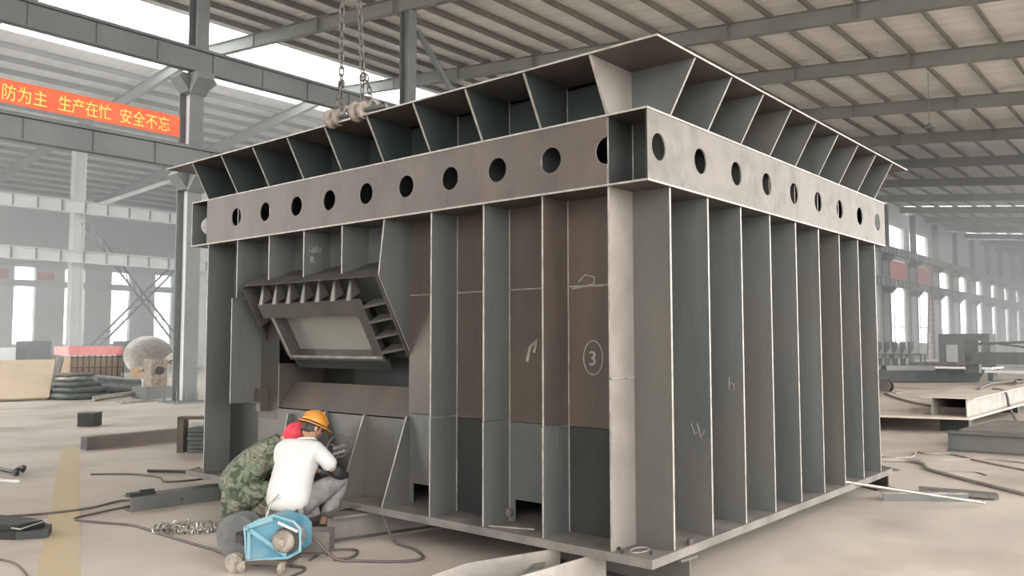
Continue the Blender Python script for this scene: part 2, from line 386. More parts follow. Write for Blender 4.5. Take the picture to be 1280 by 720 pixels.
# row C (far left): pale columns, beams, braces
def column_c(y, lab, g=None):
    t = thing('pale_column', (-50.5, y, 0), lab, 'column', g)
    m = MB()
    m.box(-50.75, -50.2, y - .35, y - .31, 0, zr(-50.5)); m.box(-50.75, -50.2, y + .31, y + .35, 0, zr(-50.5)); m.box(-50.5, -50.46, y - .35, y + .35, 0, zr(-50.5))
    m.build('shaft', m_pale, t)
column_c(16.6, 'pale column against the far left windows with cross braces starting at it')
for y_ in (8.3, 24.9): column_c(y_, 'pale column along the far left window wall outside the open view', 'pale columns of the far left row')
for z0, z1, lab in ((9.6, 10.35, 'upper pale crane beam along the far left wall'), (6.55, 7.3, 'lower pale crane beam above the far left windows')):
    t = thing('pale_crane_beam', (-50.1, 15, z0), lab, 'beam')
    m = MB(); m.box(-50.11, -50.09, -14, 67.9, z0, z1); m.box(-50.3, -49.9, -14, 67.9, z1 - .04, z1); m.box(-50.3, -49.9, -14, 67.9, z0, z0 + .04); m.build('beam_body', m_pale, t)  # whitening by haze and light is put into the beam colour
    s = None
    for k in range(22):
        if s is None: m = MB(); m.box(-50.09, -49.93, 2, 2.06, z0, z1); s = m.build('stiffener', m_paint, t)
        else: inst(s, (0, 1.35 * k, 0), t)
for nm, p, q, lab in (('cross_brace', (-50.4, 17.0, 9.2), (-50.4, 22.9, 2.1), 'latticed pale brace falling to the right on the far left wall'),
                      ('cross_brace', (-50.2, 17.5, 1.2), (-50.2, 23.2, 7.2), 'latticed pale brace rising to the right on the far left wall')):
    t = thing(nm, ((V(p) + V(q)) / 2)[:], lab, 'brace'); d = V((0, p[2] - q[2], q[1] - p[1])).normalized() * .2
    for sg in (1, -1): m = MB(); m.bar(V(p) + d * sg, V(q) + d * sg, .1, .1); m.build('chord', m_paint, t)
    m = MB()
    for k in range(12):
        a = V(p).lerp(V(q), k / 12); b3 = V(p).lerp(V(q), (k + 1) / 12); m.bar(a + d, b3 - d, .05, .05)
    m.build('lacing', m_paint, t)
t = thing('diagonal_strut', (-50.5, 19, 11), 'pale roof strut rising from the column head by the far left wall', 'brace'); m = MB(); m.bar((-50.5, 17, 9.95), (-50.5, 26.4, 14.4), .25, .25); m.build('strut_bar', m_pale, t)
t = thing('pink_sign', (-65.8, 16, 6.8), 'faded pink sign strip at the left border between the far left windows', 'sign'); m = MB(); m.box(-65.99, -65.95, 14.5, 18.0, 6.5, 7.2); m.build('strip', m_pink, t)
t = thing('pink_sign', (-65.8, 20.5, 6.8), 'faded pink sign strip just left of the pale far column', 'sign'); m = MB(); m.box(-65.99, -65.95, 20.0, 21.2, 6.5, 7.1); m.build('strip', m_pink, t)
t = thing('pink_sign', (-20.05, 78, 7.3), 'faded pink banner above the nearest far right window beside the casing', 'sign'); m = MB(); m.box(-20.18, -20.08, 75.2, 80.8, 7.3, 9.2); m.build('strip', m_pink, t)
t = thing('pink_sign', (-20.05, 86, 7.3), 'faded pink banner above the second of the far right windows', 'sign'); m = MB(); m.box(-20.18, -20.08, 84, 89, 7.3, 9.2); m.build('strip', m_pink, t)
# pendant lamp
t = thing('pendant_lamp', (-6.4, 34, 11), 'small dark pendant lamp hanging from the roof at upper right', 'lamp')
m = MB(); m.rev((-6.4, 34, 11.15), (0, 0, -1), [(0, .05), (.05, .12), (.2, .2), (.22, .2)], 14); m.build('lamp_shade', m_paint, t)
m = MB(); m.cyl((-6.4, 34, 11.1), (-6.4, 34, zr(-6.4) + .65), .015, 6); m.build('rod', m_paint, t)

# ------------------------------------------------------------------ the steel casing
CS = thing('steel_casing', (-2.93, 2.5, .24), 'huge ribbed steel hopper casing with perforated belt beam and flared top rim', 'steel casing')
LX, LY, W, ZP0, ZP1, ZB0, ZB1, ZT, OV = 5.91, 5.11, .325, .24, .30, 2.77, 3.27, 3.64, .205
SL, SR = .5834, .5575
RX = [-W - SL * i for i in range(10)]; RYC = [W + SR * i for i in range(9)]
m = MB(); m.box(-LX, 0, 0, LY, ZP0, ZP1, 0, 0); m.build('base_plate', m_base, CS)
T = .012
# walls: left face (y = W), split in plates as welded
N0, N1 = -LX + W, -W
CH = (-4.66, -2.66)      # chute opening in x
def wallp(name, pts, mt): m = MB(); m.prism([(x, W, z) for x, z in pts], (0, .012, 0)); return m.build(name, mt, CS)
wallp('wall_plate', [(-2.66, 2.12), (N1, 2.12), (N1, ZB0), (-2.66, ZB0)], m_rust)
wallp('wall_plate', [(N0, ZB1 - .014), (N1, ZB1 - .014), (N1, ZT), (N0, ZT)], m_teal)
wallp('wall_plate', [(-2.66, 1.075), (N1, 1.075), (N1, 2.115), (-2.66, 2.115)], m_rust)
wallp('wall_plate', [(N0, 2.3), (-2.66, 2.3), (-2.66, ZB0), (N0, ZB0)], m_blue)
wallp('wall_plate', [(N0, 1.05), (-5.02, 1.05), (-5.02, 2.3), (N0, 2.3)], m_blue)
wallp('wall_plate', [(-5.02, .9), (CH[0], .9), (CH[0], 2.3), (-5.02, 2.3)], m_rust)
wallp('wall_plate', [(N0, ZP1), (-5.02, ZP1), (-5.02, 1.05), (N0, 1.05)], m_dark)  # dark plate drawn for the dark opening between the end ribs
wallp('wall_plate', [(-5.02, ZP1), (-2.66, ZP1), (-2.66, 1.03), (CH[0], 1.03), (CH[0], .9), (-5.02, .9)], m_blue)
# lower strip with drain notches
m = MB()
def lowstrip(x0, x1, notch):
    if notch:
        a, b = notch; m.prism([(x0, W, ZP1), (a, W, ZP1), (a, W, .47), (b, W, .47), (b, W, ZP1), (x1, W, ZP1), (x1, W, 1.07), (x0, W, 1.07)], (0, .012, 0))
    else: m.prism([(x0, W, ZP1), (x1, W, ZP1), (x1, W, 1.07), (x0, W, 1.07)], (0, .012, 0))
lowstrip(-2.66, -2.075, (-2.60, -2.38)); m.build('wall_plate', m_blue, CS)
m = MB(); lowstrip(-2.075, -1.492, None); m.build('wall_plate', m_dark, CS)
m = MB(); lowstrip(-1.492, -.908, (-1.43, -1.12)); m.build('wall_plate', m_blue, CS)
m = MB(); lowstrip(-.908, N1, None); m.build('wall_plate', m_dark, CS)
# right face wall and the two hidden ones
m = MB(); m.box(-W - .012, -W, W, LY - W, ZP1, ZB0); m.build('wall_plate', m_blue, CS)
m = MB(); m.box(-W - .012, -W, W, LY - W, ZB1 - .014, ZT); m.build('wall_plate', m_blue, CS)
m = MB(); m.box(N0, N1, W, LY - W, ZT - .02, ZT); m.build('light_block_plate', m_dark, CS)  # added lid that keeps light out so the interior stays dark
m = MB(); m.box(N0, -W, LY - W - .012, LY - W, ZP1, ZT); m.build('wall_plate', m_blue, CS)
m = MB(); m.box(N0, N0 + .012, W, LY - W, ZP1, ZT); m.build('wall_plate', m_blue, CS)
E2 = [m_blue, m_edge]; E3 = [m_rust, m_edge]
def ribx(x, pts, mats, t=.016):     # plate in the plane x = const; pts (y, z)
    m = MB(); m.prism([(x - t / 2, y, z) for y, z in pts], (t, 0, 0), 0, 1); return m.build('rib', mats, CS)
def riby(y, pts, mats, t=.018):
    m = MB(); m.prism([(x, y - t / 2, z) for x, z in pts], (0, t, 0), 0, 1); return m.build('rib', mats, CS)
e = .02
for i, x in enumerate(RX):
    if i == 0:
        ribx(x, [(e, ZP1), (W, ZP1), (W, 1.445), (e, 1.445)], [m_post, m_edge]); ribx(x, [(e, 1.455), (W, 1.455), (W, ZB0), (e, ZB0)], [m_post, m_edge])
    elif i < 4:
        ribx(x, [(e, ZP1), (W, ZP1), (W, 1.085), (e, 1.085)], E2); ribx(x, [(e + .004, 1.092), (W, 1.092), (W, ZB0), (e + .004, ZB0)], E3 if i == 1 else [m_blue, m_edge])
    elif i == 4:
        ribx(x, [(-.04, 2.28), (.36, 1.56), (W, ZB0), (e, ZB0)], E2)
        ribx(x, [(e, ZP1), (W, ZP1), (W, 1.05), (W - .03, 1.05)], E2)
    elif i in (5, 6):
        ribx(x, [(e, 2.30), (W, 2.30), (W, ZB0), (e, ZB0)], E2)
        ribx(x, [(e, ZP1), (W, ZP1), (W, 1.03), (W - .03, 1.03)], E2)
    elif i == 7:
        ribx(x, [(e, 2.30), (W, 2.30), (W, ZB0), (e, ZB0)], E2)
        ribx(x, [(.12, ZP1), (W, ZP1), (W, .98), (W - .05, .98)], E2)
    elif i == 8:
        ribx(x, [(e, 2.17), (W, 2.17), (W, ZB0), (e, ZB0)], E2); ribx(x, [(-.03, 1.07), (W, 1.07), (W, 2.16), (-.03, 2.16)], E2)
    else: ribx(x, [(e, ZP1), (W, ZP1), (W, ZB0), (e, ZB0)], E2)
for i, y_ in enumerate(RYC): riby(y_, [(-e, ZP1), (-W, ZP1), (-W, ZB0), (-e, ZB0)], [m_olive if i in (0, 6) else m_blue, m_edge], .022)
# corner plates on the hidden ends, ribs on hidden faces
for y_ in RYC[::2]: riby(y_, [(-LX + e, ZP1), (N0, ZP1), (N0, ZB0), (-LX + e, ZB0)], E2)
for x in RX[::2]: ribx(x, [(LY - e, ZP1), (LY - W, ZP1), (LY - W, ZB0), (LY - e, ZB0)], E2)
# belt
def ring(name, x0, x1, y0, y1, inx0, inx1, iny0, iny1, z0, z1, mats):
    """flat frame, four strips"""
    for nm, a in ((name, (x0, x1, y0, iny0)), (name, (inx1, x1, iny0, iny1)), (name, (x0, x1, iny1, y1)), (name, (x0, inx0, iny0, iny1))):
        m = MB(); m.box(a[0], a[1], a[2], a[3], z0, z1, 0, 1); m.build(nm, mats, CS)
ring('belt_flange', -LX, .004, -.004, LY, N0, N1, W, LY - W, ZB0, ZB0 + .014, [m_rust, m_edge])
ring('belt_flange', -LX, .004, -.004, LY, N0, N1, W, LY - W, ZB1 - .014, ZB1, [m_rust, m_edge])
def holed(name, p0, ud, length, z0, z1, holes, th, mats, half=None):
    """plate along ud from p0 with round holes (s, z, r), thickness vector th"""
    m = MB(); p0 = V(p0); ud = V(ud); n = 24; th = V(th)
    def P(s, z): return p0 + ud * s + V((0, 0, z))
    def quad(a, b): 
        if b - a > 1e-4: m.prism([P(a, z0), P(b, z0), P(b, z1), P(a, z1)], th, 0, 1)
    c = 0; hw = .16
    for (s, z, r) in holes:
        a, b = max(s - hw, 0), min(s + hw, length); quad(c, a)
        angs = [2 * PI * k / n for k in range(n)]
        inner = [(s + r * math.cos(t), z + r * math.sin(t)) for t in angs]
        def sq(t):
            dx, dz = math.cos(t), math.sin(t)
            kx = ((b - s) / dx if dx > 1e-6 else (a - s) / dx if dx < -1e-6 else 1e9); kz = ((z1 - z) / dz if dz > 1e-6 else (z0 - z) / dz if dz < -1e-6 else 1e9)
            k = min(kx, kz); return (s + dx * k, z + dz * k)
        ts = sorted(set(angs + [math.atan2(zz - z, ss - s) % (2 * PI) for ss in (a, b) for zz in (z0, z1)]))
        inn = [(s + r * math.cos(t), z + r * math.sin(t)) for t in ts]; out = [sq(t) for t in ts]
        for k in range(len(ts)):
            j = (k + 1) % len(ts)
            if half and s == half:   # open notch: keep only the part on the plate's side
                if max(out[k][0], out[j][0]) >= b - 1e-6 and min(out[k][0], out[j][0]) >= b - 1e-6: continue
            q = [P(*inn[k]), P(*out[k]), P(*out[j]), P(*inn[j])]
            m.poly(q); m.poly([v + th for v in reversed(q)]); m.poly([q[0], q[3], q[3] + th, q[0] + th], 1)
        c = b
    quad(c, length)
    return m.build(name, mats, CS)
hl = [-4.998, -4.465, -3.933, -3.418, -2.89, -2.365, -1.842, -1.334, -.813]
za, zb = ZB0 + .014, ZB1 - .014
# left belt web: from x=N0 to N1, with a half hole at its right end
holed('belt_web', (N0, .001, 0), (1, 0, 0), -N0 + N1 - .12, za, zb, [(h - N0, 3.02, .094) for h in hl], (0, .012, 0), [m_belt, m_edge])
m = MB(); s0 = -W - .12; pts = [(s0, za), (-W, za), (-W, 2.925)] + [(-W + .0 - .0 - .094 * math.sin(PI * k / 10), 3.02 - .094 * math.cos(PI * k / 10)) for k in range(1, 10)] + [(-W, 3.115), (-W, zb), (s0, zb)]
m.prism([(x, .001, z) for x, z in pts], (0, .012, 0), 0, 1); m.build('belt_web', [m_belt, m_edge], CS)
hr = [.153, .745, 1.339, 1.913, 2.497, 3.077, 3.661, 4.265, 4.849]
holed('belt_web', (-.001, 0, 0), (0, 1, 0), LY, za, zb, [(h, 3.02, .094) for h in hr], (-.012, 0, 0), [m_web, m_edge])
holed('belt_web', (-LX + .013, 0, 0), (0, 1, 0), LY, za, zb, [(h, 3.02, .094) for h in (.2, .745, 1.339, 1.913, 2.497, 3.077, 3.661, 4.265, 4.849)], (-.012, 0, 0), [m_blue, m_edge])
m = MB(); m.box(N0, N1, LY - .013, LY - .001, za, zb); m.build('belt_web', m_blue, CS)
for i, x in enumerate(RX): ribx(x, [(.02, za), (W, za), (W, zb), (.02, zb)], [m_dark, m_edge], .012)  # darker steel puts shade into the ribs behind the web holes
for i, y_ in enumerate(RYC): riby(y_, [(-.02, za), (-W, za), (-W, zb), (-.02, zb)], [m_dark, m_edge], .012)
# flare: gussets and top rim
g0 = .19
for i, x in enumerate(RX): ribx(x, [(0.01, ZB1), (W, ZB1), (W, ZT), (-g0, ZT)], [m_post, m_edge] if i == 0 else [m_teal, m_edge], .022)
for i, y_ in enumerate(RYC): riby(y_, [(-.01, ZB1), (-W, ZB1), (-W, ZT), (g0, ZT)], [m_blue, m_edge], .02)
for y_ in RYC[::2]: riby(y_, [(-LX + .01, ZB1), (N0, ZB1), (N0, ZT), (-LX - g0, ZT)], E2)
for x in RX[::2]: ribx(x, [(LY - .01, ZB1), (LY - W, ZB1), (LY - W, ZT), (LY + g0, ZT)], E2)
ring('top_rim', -LX - OV, OV, -OV, LY + OV, N0, N1, W, LY - W, ZT, ZT + .014, [m_rust, m_edge])

# slanted hatch hood
tilt_o = V((0, -.04, 2.28)); tilt_i = V((0, .36, 1.56)); tv = (tilt_i - tilt_o).normalized(); nv = V((0, -tv.z * -1, 0)); nv = V((1, 0, 0)).cross(tv) ; 
if nv.y > 0: nv = -nv
HL, HR = -4.76, -2.665; HLEN = (tilt_i - tilt_o).length
def H(u, v, n=0): return V((u, 0, 0)) + tilt_o + tv * v + nv * n
hood = box('hatch_hood', -4.76, -2.67, -.045, -.035, 2.276, 2.284, m_hood, CS)
hood.data.clear_geometry()
m = MB(); OU0, OU1, OV0, OV1 = -4.50, -3.02, .30, .83
def slab(a, b, c, d, n0, n1, mi=0): m.prism([H(a, c, n0), H(b, c, n0), H(b, d, n0), H(a, d, n0)], nv * (n1 - n0), mi)
bk = -.11
slab(HL, HR, 0, OV0, bk, bk + .012); slab(HL + .1, OU0, OV0, OV1 + .05, bk, bk + .012); slab(OU1, HR, OV0, OV1 + .05, bk, bk + .012)
m.build('hood_back_plate', m_dark, hood)
m = MB()
slab(HL, HR, -.012, 0, bk, .03); slab(HR - .012, HR, 0, HLEN, bk, .03); slab(HL, HL + .012, 0, .46, bk, .03)
m.build('hood_rim', [m_hood], hood)
# top cover sloping to the wall
m = MB(); m.prism([(HL, -.045, 2.282), (HR, -.045, 2.282), (HR, W, 2.44), (HL - .12, W, 2.44)], (0, 0, -.012)); m.prism([(HL, -.04, 2.28), (HL - .12, W, 2.44), (HL - .12, W, 1.72), (HL + .0, .14, 1.95)], (.012, 0, 0)); m.build('hood_cover', m_hood, hood)
# collar and flange of the hatch
m = MB(); fh = .03
IU0, IU1, IV0, IV1 = -4.42, -3.10, .36, .79
# flange ring
slab(IU0 - .18, IU1 + .12, IV0 - .16, IV0, fh, fh + .014); slab(IU0 - .04, IU1 + .12, IV1, IV1 + .05, fh, fh + .014)
slab(IU0 - .06, IU0, IV0, IV1, fh, fh + .014); slab(IU1, IU1 + .12, IV0, IV1, fh, fh + .014)
m.build('hatch_flange', [m_hood], hood)
m = MB()
slab(IU0 - .012, IU0, IV0, IV1, -.09, fh, 0); slab(IU1, IU1 + .012, IV0, IV1, -.09, fh, 0); slab(IU0, IU1, IV0 - .012, IV0, -.09, fh, 0); slab(IU0, IU1, IV1, IV1 + .012, -.09, fh + .02, 0)
m.build('hatch_collar', [m_hood], hood)
m = MB(); slab(IU0 - .016, IU0 + .004, IV0, IV1 + .01, fh + .014, fh + .024); slab(IU0, IU1 + .1, IV1 - .004, IV1 + .02, fh + .014, fh + .024); m.build('hatch_lip', m_edge, hood)
m = MB(); slab(IU0, IU1, IV0, IV1, -.10, -.09); m.build('hatch_panel', m_plain, hood, label='pale grey sheet filling the hatch')
for k in range(7):
    u_ = -4.52 + k * .232; m = MB(); m.prism([H(u_ - .03, .20, fh + .03), H(u_ + .035, .20, fh + .03), H(u_ + .0, .02, bk + .03), H(u_ - .012, .02, bk + .03)], nv * -.02); m.prism([H(u_ - .004, .02, bk), H(u_ - .004, .20, bk), H(u_ - .004, .20, fh + .02), H(u_ - .004, .02, bk + .02)], (.01, 0, 0)); m.build('hood_gusset', m_olive, hood)
for k in range(4):
    v_ = .27 + k * .155; m = MB(); m.prism([H(HR - .02, v_, bk), H(-2.98, v_, bk), H(-2.98, v_, fh + .03), H(HR - .05, v_, -.04)], tv * .022); m.build('hood_gusset', m_olive, hood)
for k in range(6):
    u_ = -4.32 + k * .24; m = MB(); m.prism([H(u_, IV1 + .015, -.10), H(u_, IV1 + .14, -.10), H(u_, IV1 + .015, fh)], (.016, 0, 0)); m.build('hood_gusset', m_dark, hood)
# apron under the hatch, chute recess
m = MB(); slab(IU0 - .05, IU1 + .1, IV1 + .05, IV1 + .17, -.02, -.006); m.build('hood_apron', m_dark, hood)
m = MB(); m.prism([(CH[0], W, 1.03), (CH[1], W, 1.03), (CH[1], .50, 1.29), (CH[0] + .06, .50, 1.29)], (0, 0, -.012), 0, 1); m.build('chute_plate', [m_rust, m_edge], CS)
m = MB(); m.prism([(CH[0], W, 1.03), (CH[0], W, 1.48), (CH[0], .9, 1.48), (CH[0], .9, 1.29)], (.012, 0, 0), 0, 1); m.build('chute_cheek', [m_rust, m_edge], CS)
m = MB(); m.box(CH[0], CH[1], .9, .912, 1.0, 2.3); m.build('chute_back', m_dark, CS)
# side lug on the wall plate
m = MB(); m.box(-4.93, -4.85, W - .09, W, .98, 1.22); m.build('lug', m_rust, CS)
# chalk marks
text('3', .15, m_chalk, CS, (-.715, W - .004, 1.53), (1, 0, 0), 'chalk_number')
m = MB(); m.tube([(-.675 + .085 * math.cos(2 * PI * k / 24), W - .003, 1.585 + .125 * math.sin(2 * PI * k / 24)) for k in range(24)], .004, 5, closed=True); m.build('chalk_ring', m_chalk, CS)
text('-201', .085, m_chalk, CS, (-3.83 + .012, .07, 2.57), (0, 1, 0), 'chalk_number', bold=.001); text('R', .085, m_chalk, CS, (-3.83 + .012, .09, 2.47), (0, 1, 0), 'chalk_number', bold=.001)
def scrib(pts, r=.005): m = MB(); m.tube(pts, r, 5); m.build('chalk_scribble', m_chalk, CS)
scrib([(-.80, W - .004, 2.15), (-.74, W - .004, 2.20), (-.66, W - .004, 2.18), (-.66, W - .004, 2.13), (-.72, W - .004, 2.12)])
scrib([(-.86, W - .004, 2.10), (-.72, W - .004, 2.115), (-.58, W - .004, 2.11)], .006)
scrib([(-1.30, W - .004, 1.55), (-1.27, W - .004, 1.66), (-1.20, W - .004, 1.72), (-1.23, W - .004, 1.62)], .014)
scrib([(-.07, RYC[1] - .012, 1.05), (-.10, RYC[1] - .012, 1.0), (-.13, RYC[1] - .012, 1.1)], .003)
scrib([(-.18, RYC[1] - .012, 1.1), (-.15, RYC[1] - .012, 1.02), (-.12, RYC[1] - .012, 1.04)], .003)
scrib([(-.14, RYC[2] - .012, 1.42), (-.14, RYC[2] - .012, 1.32), (-.1, RYC[2] - .012, 1.32), (-.1, RYC[2] - .012, 1.37), (-.13, RYC[2] - .012, 1.37)], .003)
scrib([(-.2 + .05 * math.cos(k / 3), .17 + .09 * math.sin(k / 3), ZP1 + .003) for k in range(20)], .004)
# weld seams along the walls
m = MB()
for x in RX[:4]: m.cyl((x + .012, W - .004, ZP1), (x + .012, W - .004, ZT), .005, 5)
m.cyl((-2.66, W - .003, 2.117), (N1, W - .003, 2.117), .006, 5); m.cyl((RX[0] + .01, e, 1.45), (RX[0] + .01, W, 1.45), .006, 5)
m.build('weld_seam', m_edge, CS)
m = MB(); m.rev((-1.47, W - .05, .37), (0, 1, 0), [(0, .005), (.004, .034), (.05, .034)], 14); m.build('drain_plug', m_web, CS)
m = MB(); m.bar((-1.47, .07, .304), (-1.13, .20, .304), .03, .008); m.build('loose_strip', m_edge, CS)
m = MB(); m.cyl((-.05, .62, .315), (-.01, .52, .315), .012, 8); m.cyl((-.01, .52, .30), (-.01, .52, .345), .02, 8); m.build('stud', m_rust, CS)
for x, y_ in ((-.30, .08), (-.08, .12), (-.24, .02)):
    m = MB(); m.cyl((x, y_, ZP1), (x, y_, ZP1 + .022), .012, 8); m.build('stud', m_dark, CS)
# small white sheet at the left belt hole
m = MB(); m.box(-5.80, -5.795, .10, .26, 2.92, 3.10); m.build('white_sheet', m_white, CS)

# ------------------------------------------------------------------ supports under the casing
def ibeam(name, p, q, h, b, mt, lab, cat='beam', ends=True, grp=None, tf=.016):
    p, q = V(p), V(q); t = thing(name, p[:], lab, cat, grp); d = (q - p).normalized(); s = d.cross(V((0, 0, 1))).normalized(); z = V((0, 0, 1)); c = (p + q) / 2; hl_ = (q - p) / 2
    m = MB(); m.obox(c + z * (h / 2), hl_, s * .007, z * (h / 2 - tf)); m.build('web', mt, t)
    m = MB(); m.obox(c + z * (h - tf / 2), hl_, s * b / 2, z * tf / 2); m.build('flange', mt, t)
    m = MB(); m.obox(c + z * (tf / 2), hl_, s * b / 2, z * tf / 2); m.build('flange', mt, t)
    return t
t = thing('support_channel', (-.9, -.6, 0), 'pale steel channel with upturned flanges sticking out under the front corner of the casing', 'channel beam')
m = MB(); m.prism([(-1.35, -1.5, .0), (-.83, .10, .0), (-.83, .10, .232), (-1.06, -.62, .232), (-1.30, -1.5, .10)], (.014, 0, 0)); m.build('left_flange', m_base2, t)
m = MB(); m.prism([(-.62, -1.3, .0), (-.52, .22, .0), (-.52, .22, .235), (-.60, -.9, .235)], (.014, 0, 0)); m.build('right_flange', m_base2, t)
m = MB(); m.prism([(-1.35, -1.5, .0), (-.62, -1.5, .0), (-.52, .3, .0), (-.83, .3, .0)], (0, 0, .012)); m.build('web', m_base2, t)
m = MB(); m.obox((-.74, -.30, .15), (.16, -.28, 0), (.03, .02, 0), (0, 0, .006)); m.obox((-.64, -.35, .12), (.08, .22, 0), (-.05, .02, .03), (0, 0, .006)); m.build('cross_strip', m_base, t)
ibeam('support_beam', (-1.3, .56, 0), (.03, .44, 0), .237, .20, m_olive, 'short beam end showing under the near corner of the casing')
ibeam('support_beam', (-.75, 5.9, 0), (-.13, 5.4, 0), .235, .3, m_rust, 'brown beam stub under the far right corner of the casing')
ibeam('support_beam', (-3.05, -.25, 0), (-2.75, .9, 0), .225, .24, m_base, 'grey beam stub under the casing right of the crouching worker')
ibeam('support_beam', (-5.5, .35, 0), (-5.3, 1.8, 0), .235, .25, m_blue, 'beam under the left end of the casing behind the camouflage jacket', )
ibeam('support_beam', (-5.5, 3.5, 0), (-.6, 3.5, 0), .235, .25, m_dark, 'long dark beam under the middle of the casing')
t = thing('steel_block', (-3.35, -.35, 0), 'low grey steel channel piece on the floor behind the blue winch', 'steel block')
m = MB(); m.obox((-2.95, -.62, .09), V((.76, .65, 0)) * .28, V((-.65, .76, 0)) * .10, (0, 0, .09)); m.build('channel_web', m_base, t)
m = MB(); m.obox((-2.90, -.72, .012), V((.76, .65, 0)) * .3, V((-.65, .76, 0)) * .06, (0, 0, .012)); m.build('channel_flange', m_base, t)

# ------------------------------------------------------------------ chains and shackles
def linkmesh(L=.05, Wd=.021, r=.008):
    m = MB(); pts = []
    for k in range(6): a = -PI / 2 + PI * k / 5 ; pts.append((Wd * math.sin(a) * 1.0, 0, L / 2 + Wd * math.cos(a)))
    for k in range(6): a = PI / 2 + PI * k / 5 ; pts.append((Wd * math.sin(a), 0, -L / 2 + Wd * math.cos(a)))
    m.tube(pts, r, 6, closed=True); return m
LM = None
def chain(parent, p, q, sc_=1.0):
    global LM
    p, q = V(p), V(q); d = q - p; n = max(2, int(d.length / (.060 * sc_)))
    if LM is None: LM = linkmesh(.045, .017, .0068).build('link', m_chain, None, True)
    qn = d.normalized().to_track_quat('Z', 'Y')
    for k in range(n):
        o = LM.copy(); COL.objects.link(o); o.parent = parent
        o.location = p + d * ((k + .5) / n) - WL[parent.name]
        o.rotation_mode = 'QUATERNION'; from mathutils import Quaternion
        o.rotation_quaternion = qn @ Quaternion((0, 0, 1), (PI / 2) * (k % 2) + .5); o.scale = (sc_,) * 3; WL[o.name] = WL[parent.name]
t1 = thing('lifting_chain', (-3.05, -.15, 3.75), 'left hanging lifting chain ending on the round shackle at the rim', 'chain')
chain(t1, (-3.06, -.15, 4.02), (-3.07, -.15, 7.0), 1.15)
LM0 = LM
chain(t1, (-3.02, -.17, 3.76), (-3.07, -.15, 4.0), 1.0); chain(t1, (-3.10, -.17, 3.80), (-3.06, -.15, 4.0), 1.0)
m = MB(); m.tube([(-3.06 + .035 * math.cos(2 * PI * k / 12), -.15, 4.01 + .035 * math.sin(2 * PI * k / 12)) for k in range(12)], .012, 6, closed=True); m.build('ring', m_chain, t1, True)
t2 = thing('lifting_chain', (-2.7, -.15, 3.8), 'right hanging lifting chain, slightly slanted, beside the other chain', 'chain')
chain(t2, (-2.76, -.15, 4.02), (-3.02, -.10, 6.2), 1.15)
chain(t2, (-2.74, -.17, 3.78), (-2.77, -.15, 4.0), 1.0); chain(t2, (-2.62, -.17, 3.78), (-2.72, -.15, 4.02), 1.0)
m = MB(); m.tube([(-2.76 + .035 * math.cos(2 * PI * k / 12), -.15, 4.01 + .035 * math.sin(2 * PI * k / 12)) for k in range(12)], .012, 6, closed=True); m.build('ring', m_chain, t2, True)
def clamp(c, lab):
    t = thing('lifting_clamp', c, lab, 'clamp'); c = V(c); ax = V((1, .12, 0)).normalized()
    m = MB(); m.rev(c - ax * .15, ax, [(0, .03), (.001, .085), (.03, .088), (.05, .06), (.051, .05), (.09, .05), (.091, .075), (.12, .078), (.125, .05), (.126, .01)], 22); m.build('roller', m_mud, t, True)
    m = MB(); m.cyl(c - ax * .03, c + ax * .22, .02, 10); m.build('pin', m_blue, t)
    m = MB(); m.tube([c + ax * .02 + V((0, 0, .03)), c + ax * .06 + V((0, 0, .08)), c + ax * .11 + V((0, 0, .06)), c + ax * .14 + V((0, 0, .02))], .018, 8); m.build('bow', m_steel, t, True)
clamp((-3.02, -.17, 3.70), 'left round shackle clamp resting on the top rim under the left chain')
clamp((-2.67, -.17, 3.70), 'right round shackle clamp resting on the top rim under the right chain')
bpy.data.objects.remove(LM)
LM = None

# ------------------------------------------------------------------ workers (skin modifier figures)
def skin(name, joints, edges, mt, parent, sub=2, root=0, flat=None):
    me = bpy.data.meshes.new(name); keys = list(joints); ix = {k: i for i, k in enumerate(keys)}
    off = WL.get(parent.name, V((0, 0, 0)))
    me.from_pydata([V(joints[k][0]) for k in keys], [(ix[a], ix[b]) for a, b in edges], [])
    o = bpy.data.objects.new(name, me); COL.objects.link(o); me.materials.append(mt)
    md = o.modifiers.new('s', 'SKIN'); md.use_smooth_shade = True
    sv = me.skin_vertices[0].data
    for i, k in enumerate(keys):
        r = joints[k][1]; sv[i].radius = (r, r) if not isinstance(r, tuple) else r; sv[i].use_root = (i == root)
    sb = o.modifiers.new('u', 'SUBSURF'); sb.levels = sub; sb.render_levels = sub
    dg = bpy.context.evaluated_depsgraph_get(); dg.update()
    me2 = bpy.data.meshes.new_from_object(o.evaluated_get(dg)); bpy.data.objects.remove(o)
    q = bpy.data.objects.new(name, me2); COL.objects.link(q); q.parent = parent; WL[q.name] = off
    if not me2.materials: me2.materials.append(mt)
    me2.polygons.foreach_set('use_smooth', [True] * len(me2.polygons)); return q
def chain_edges(*ks): return [(ks[i], ks[i + 1]) for i in range(len(ks) - 1)]
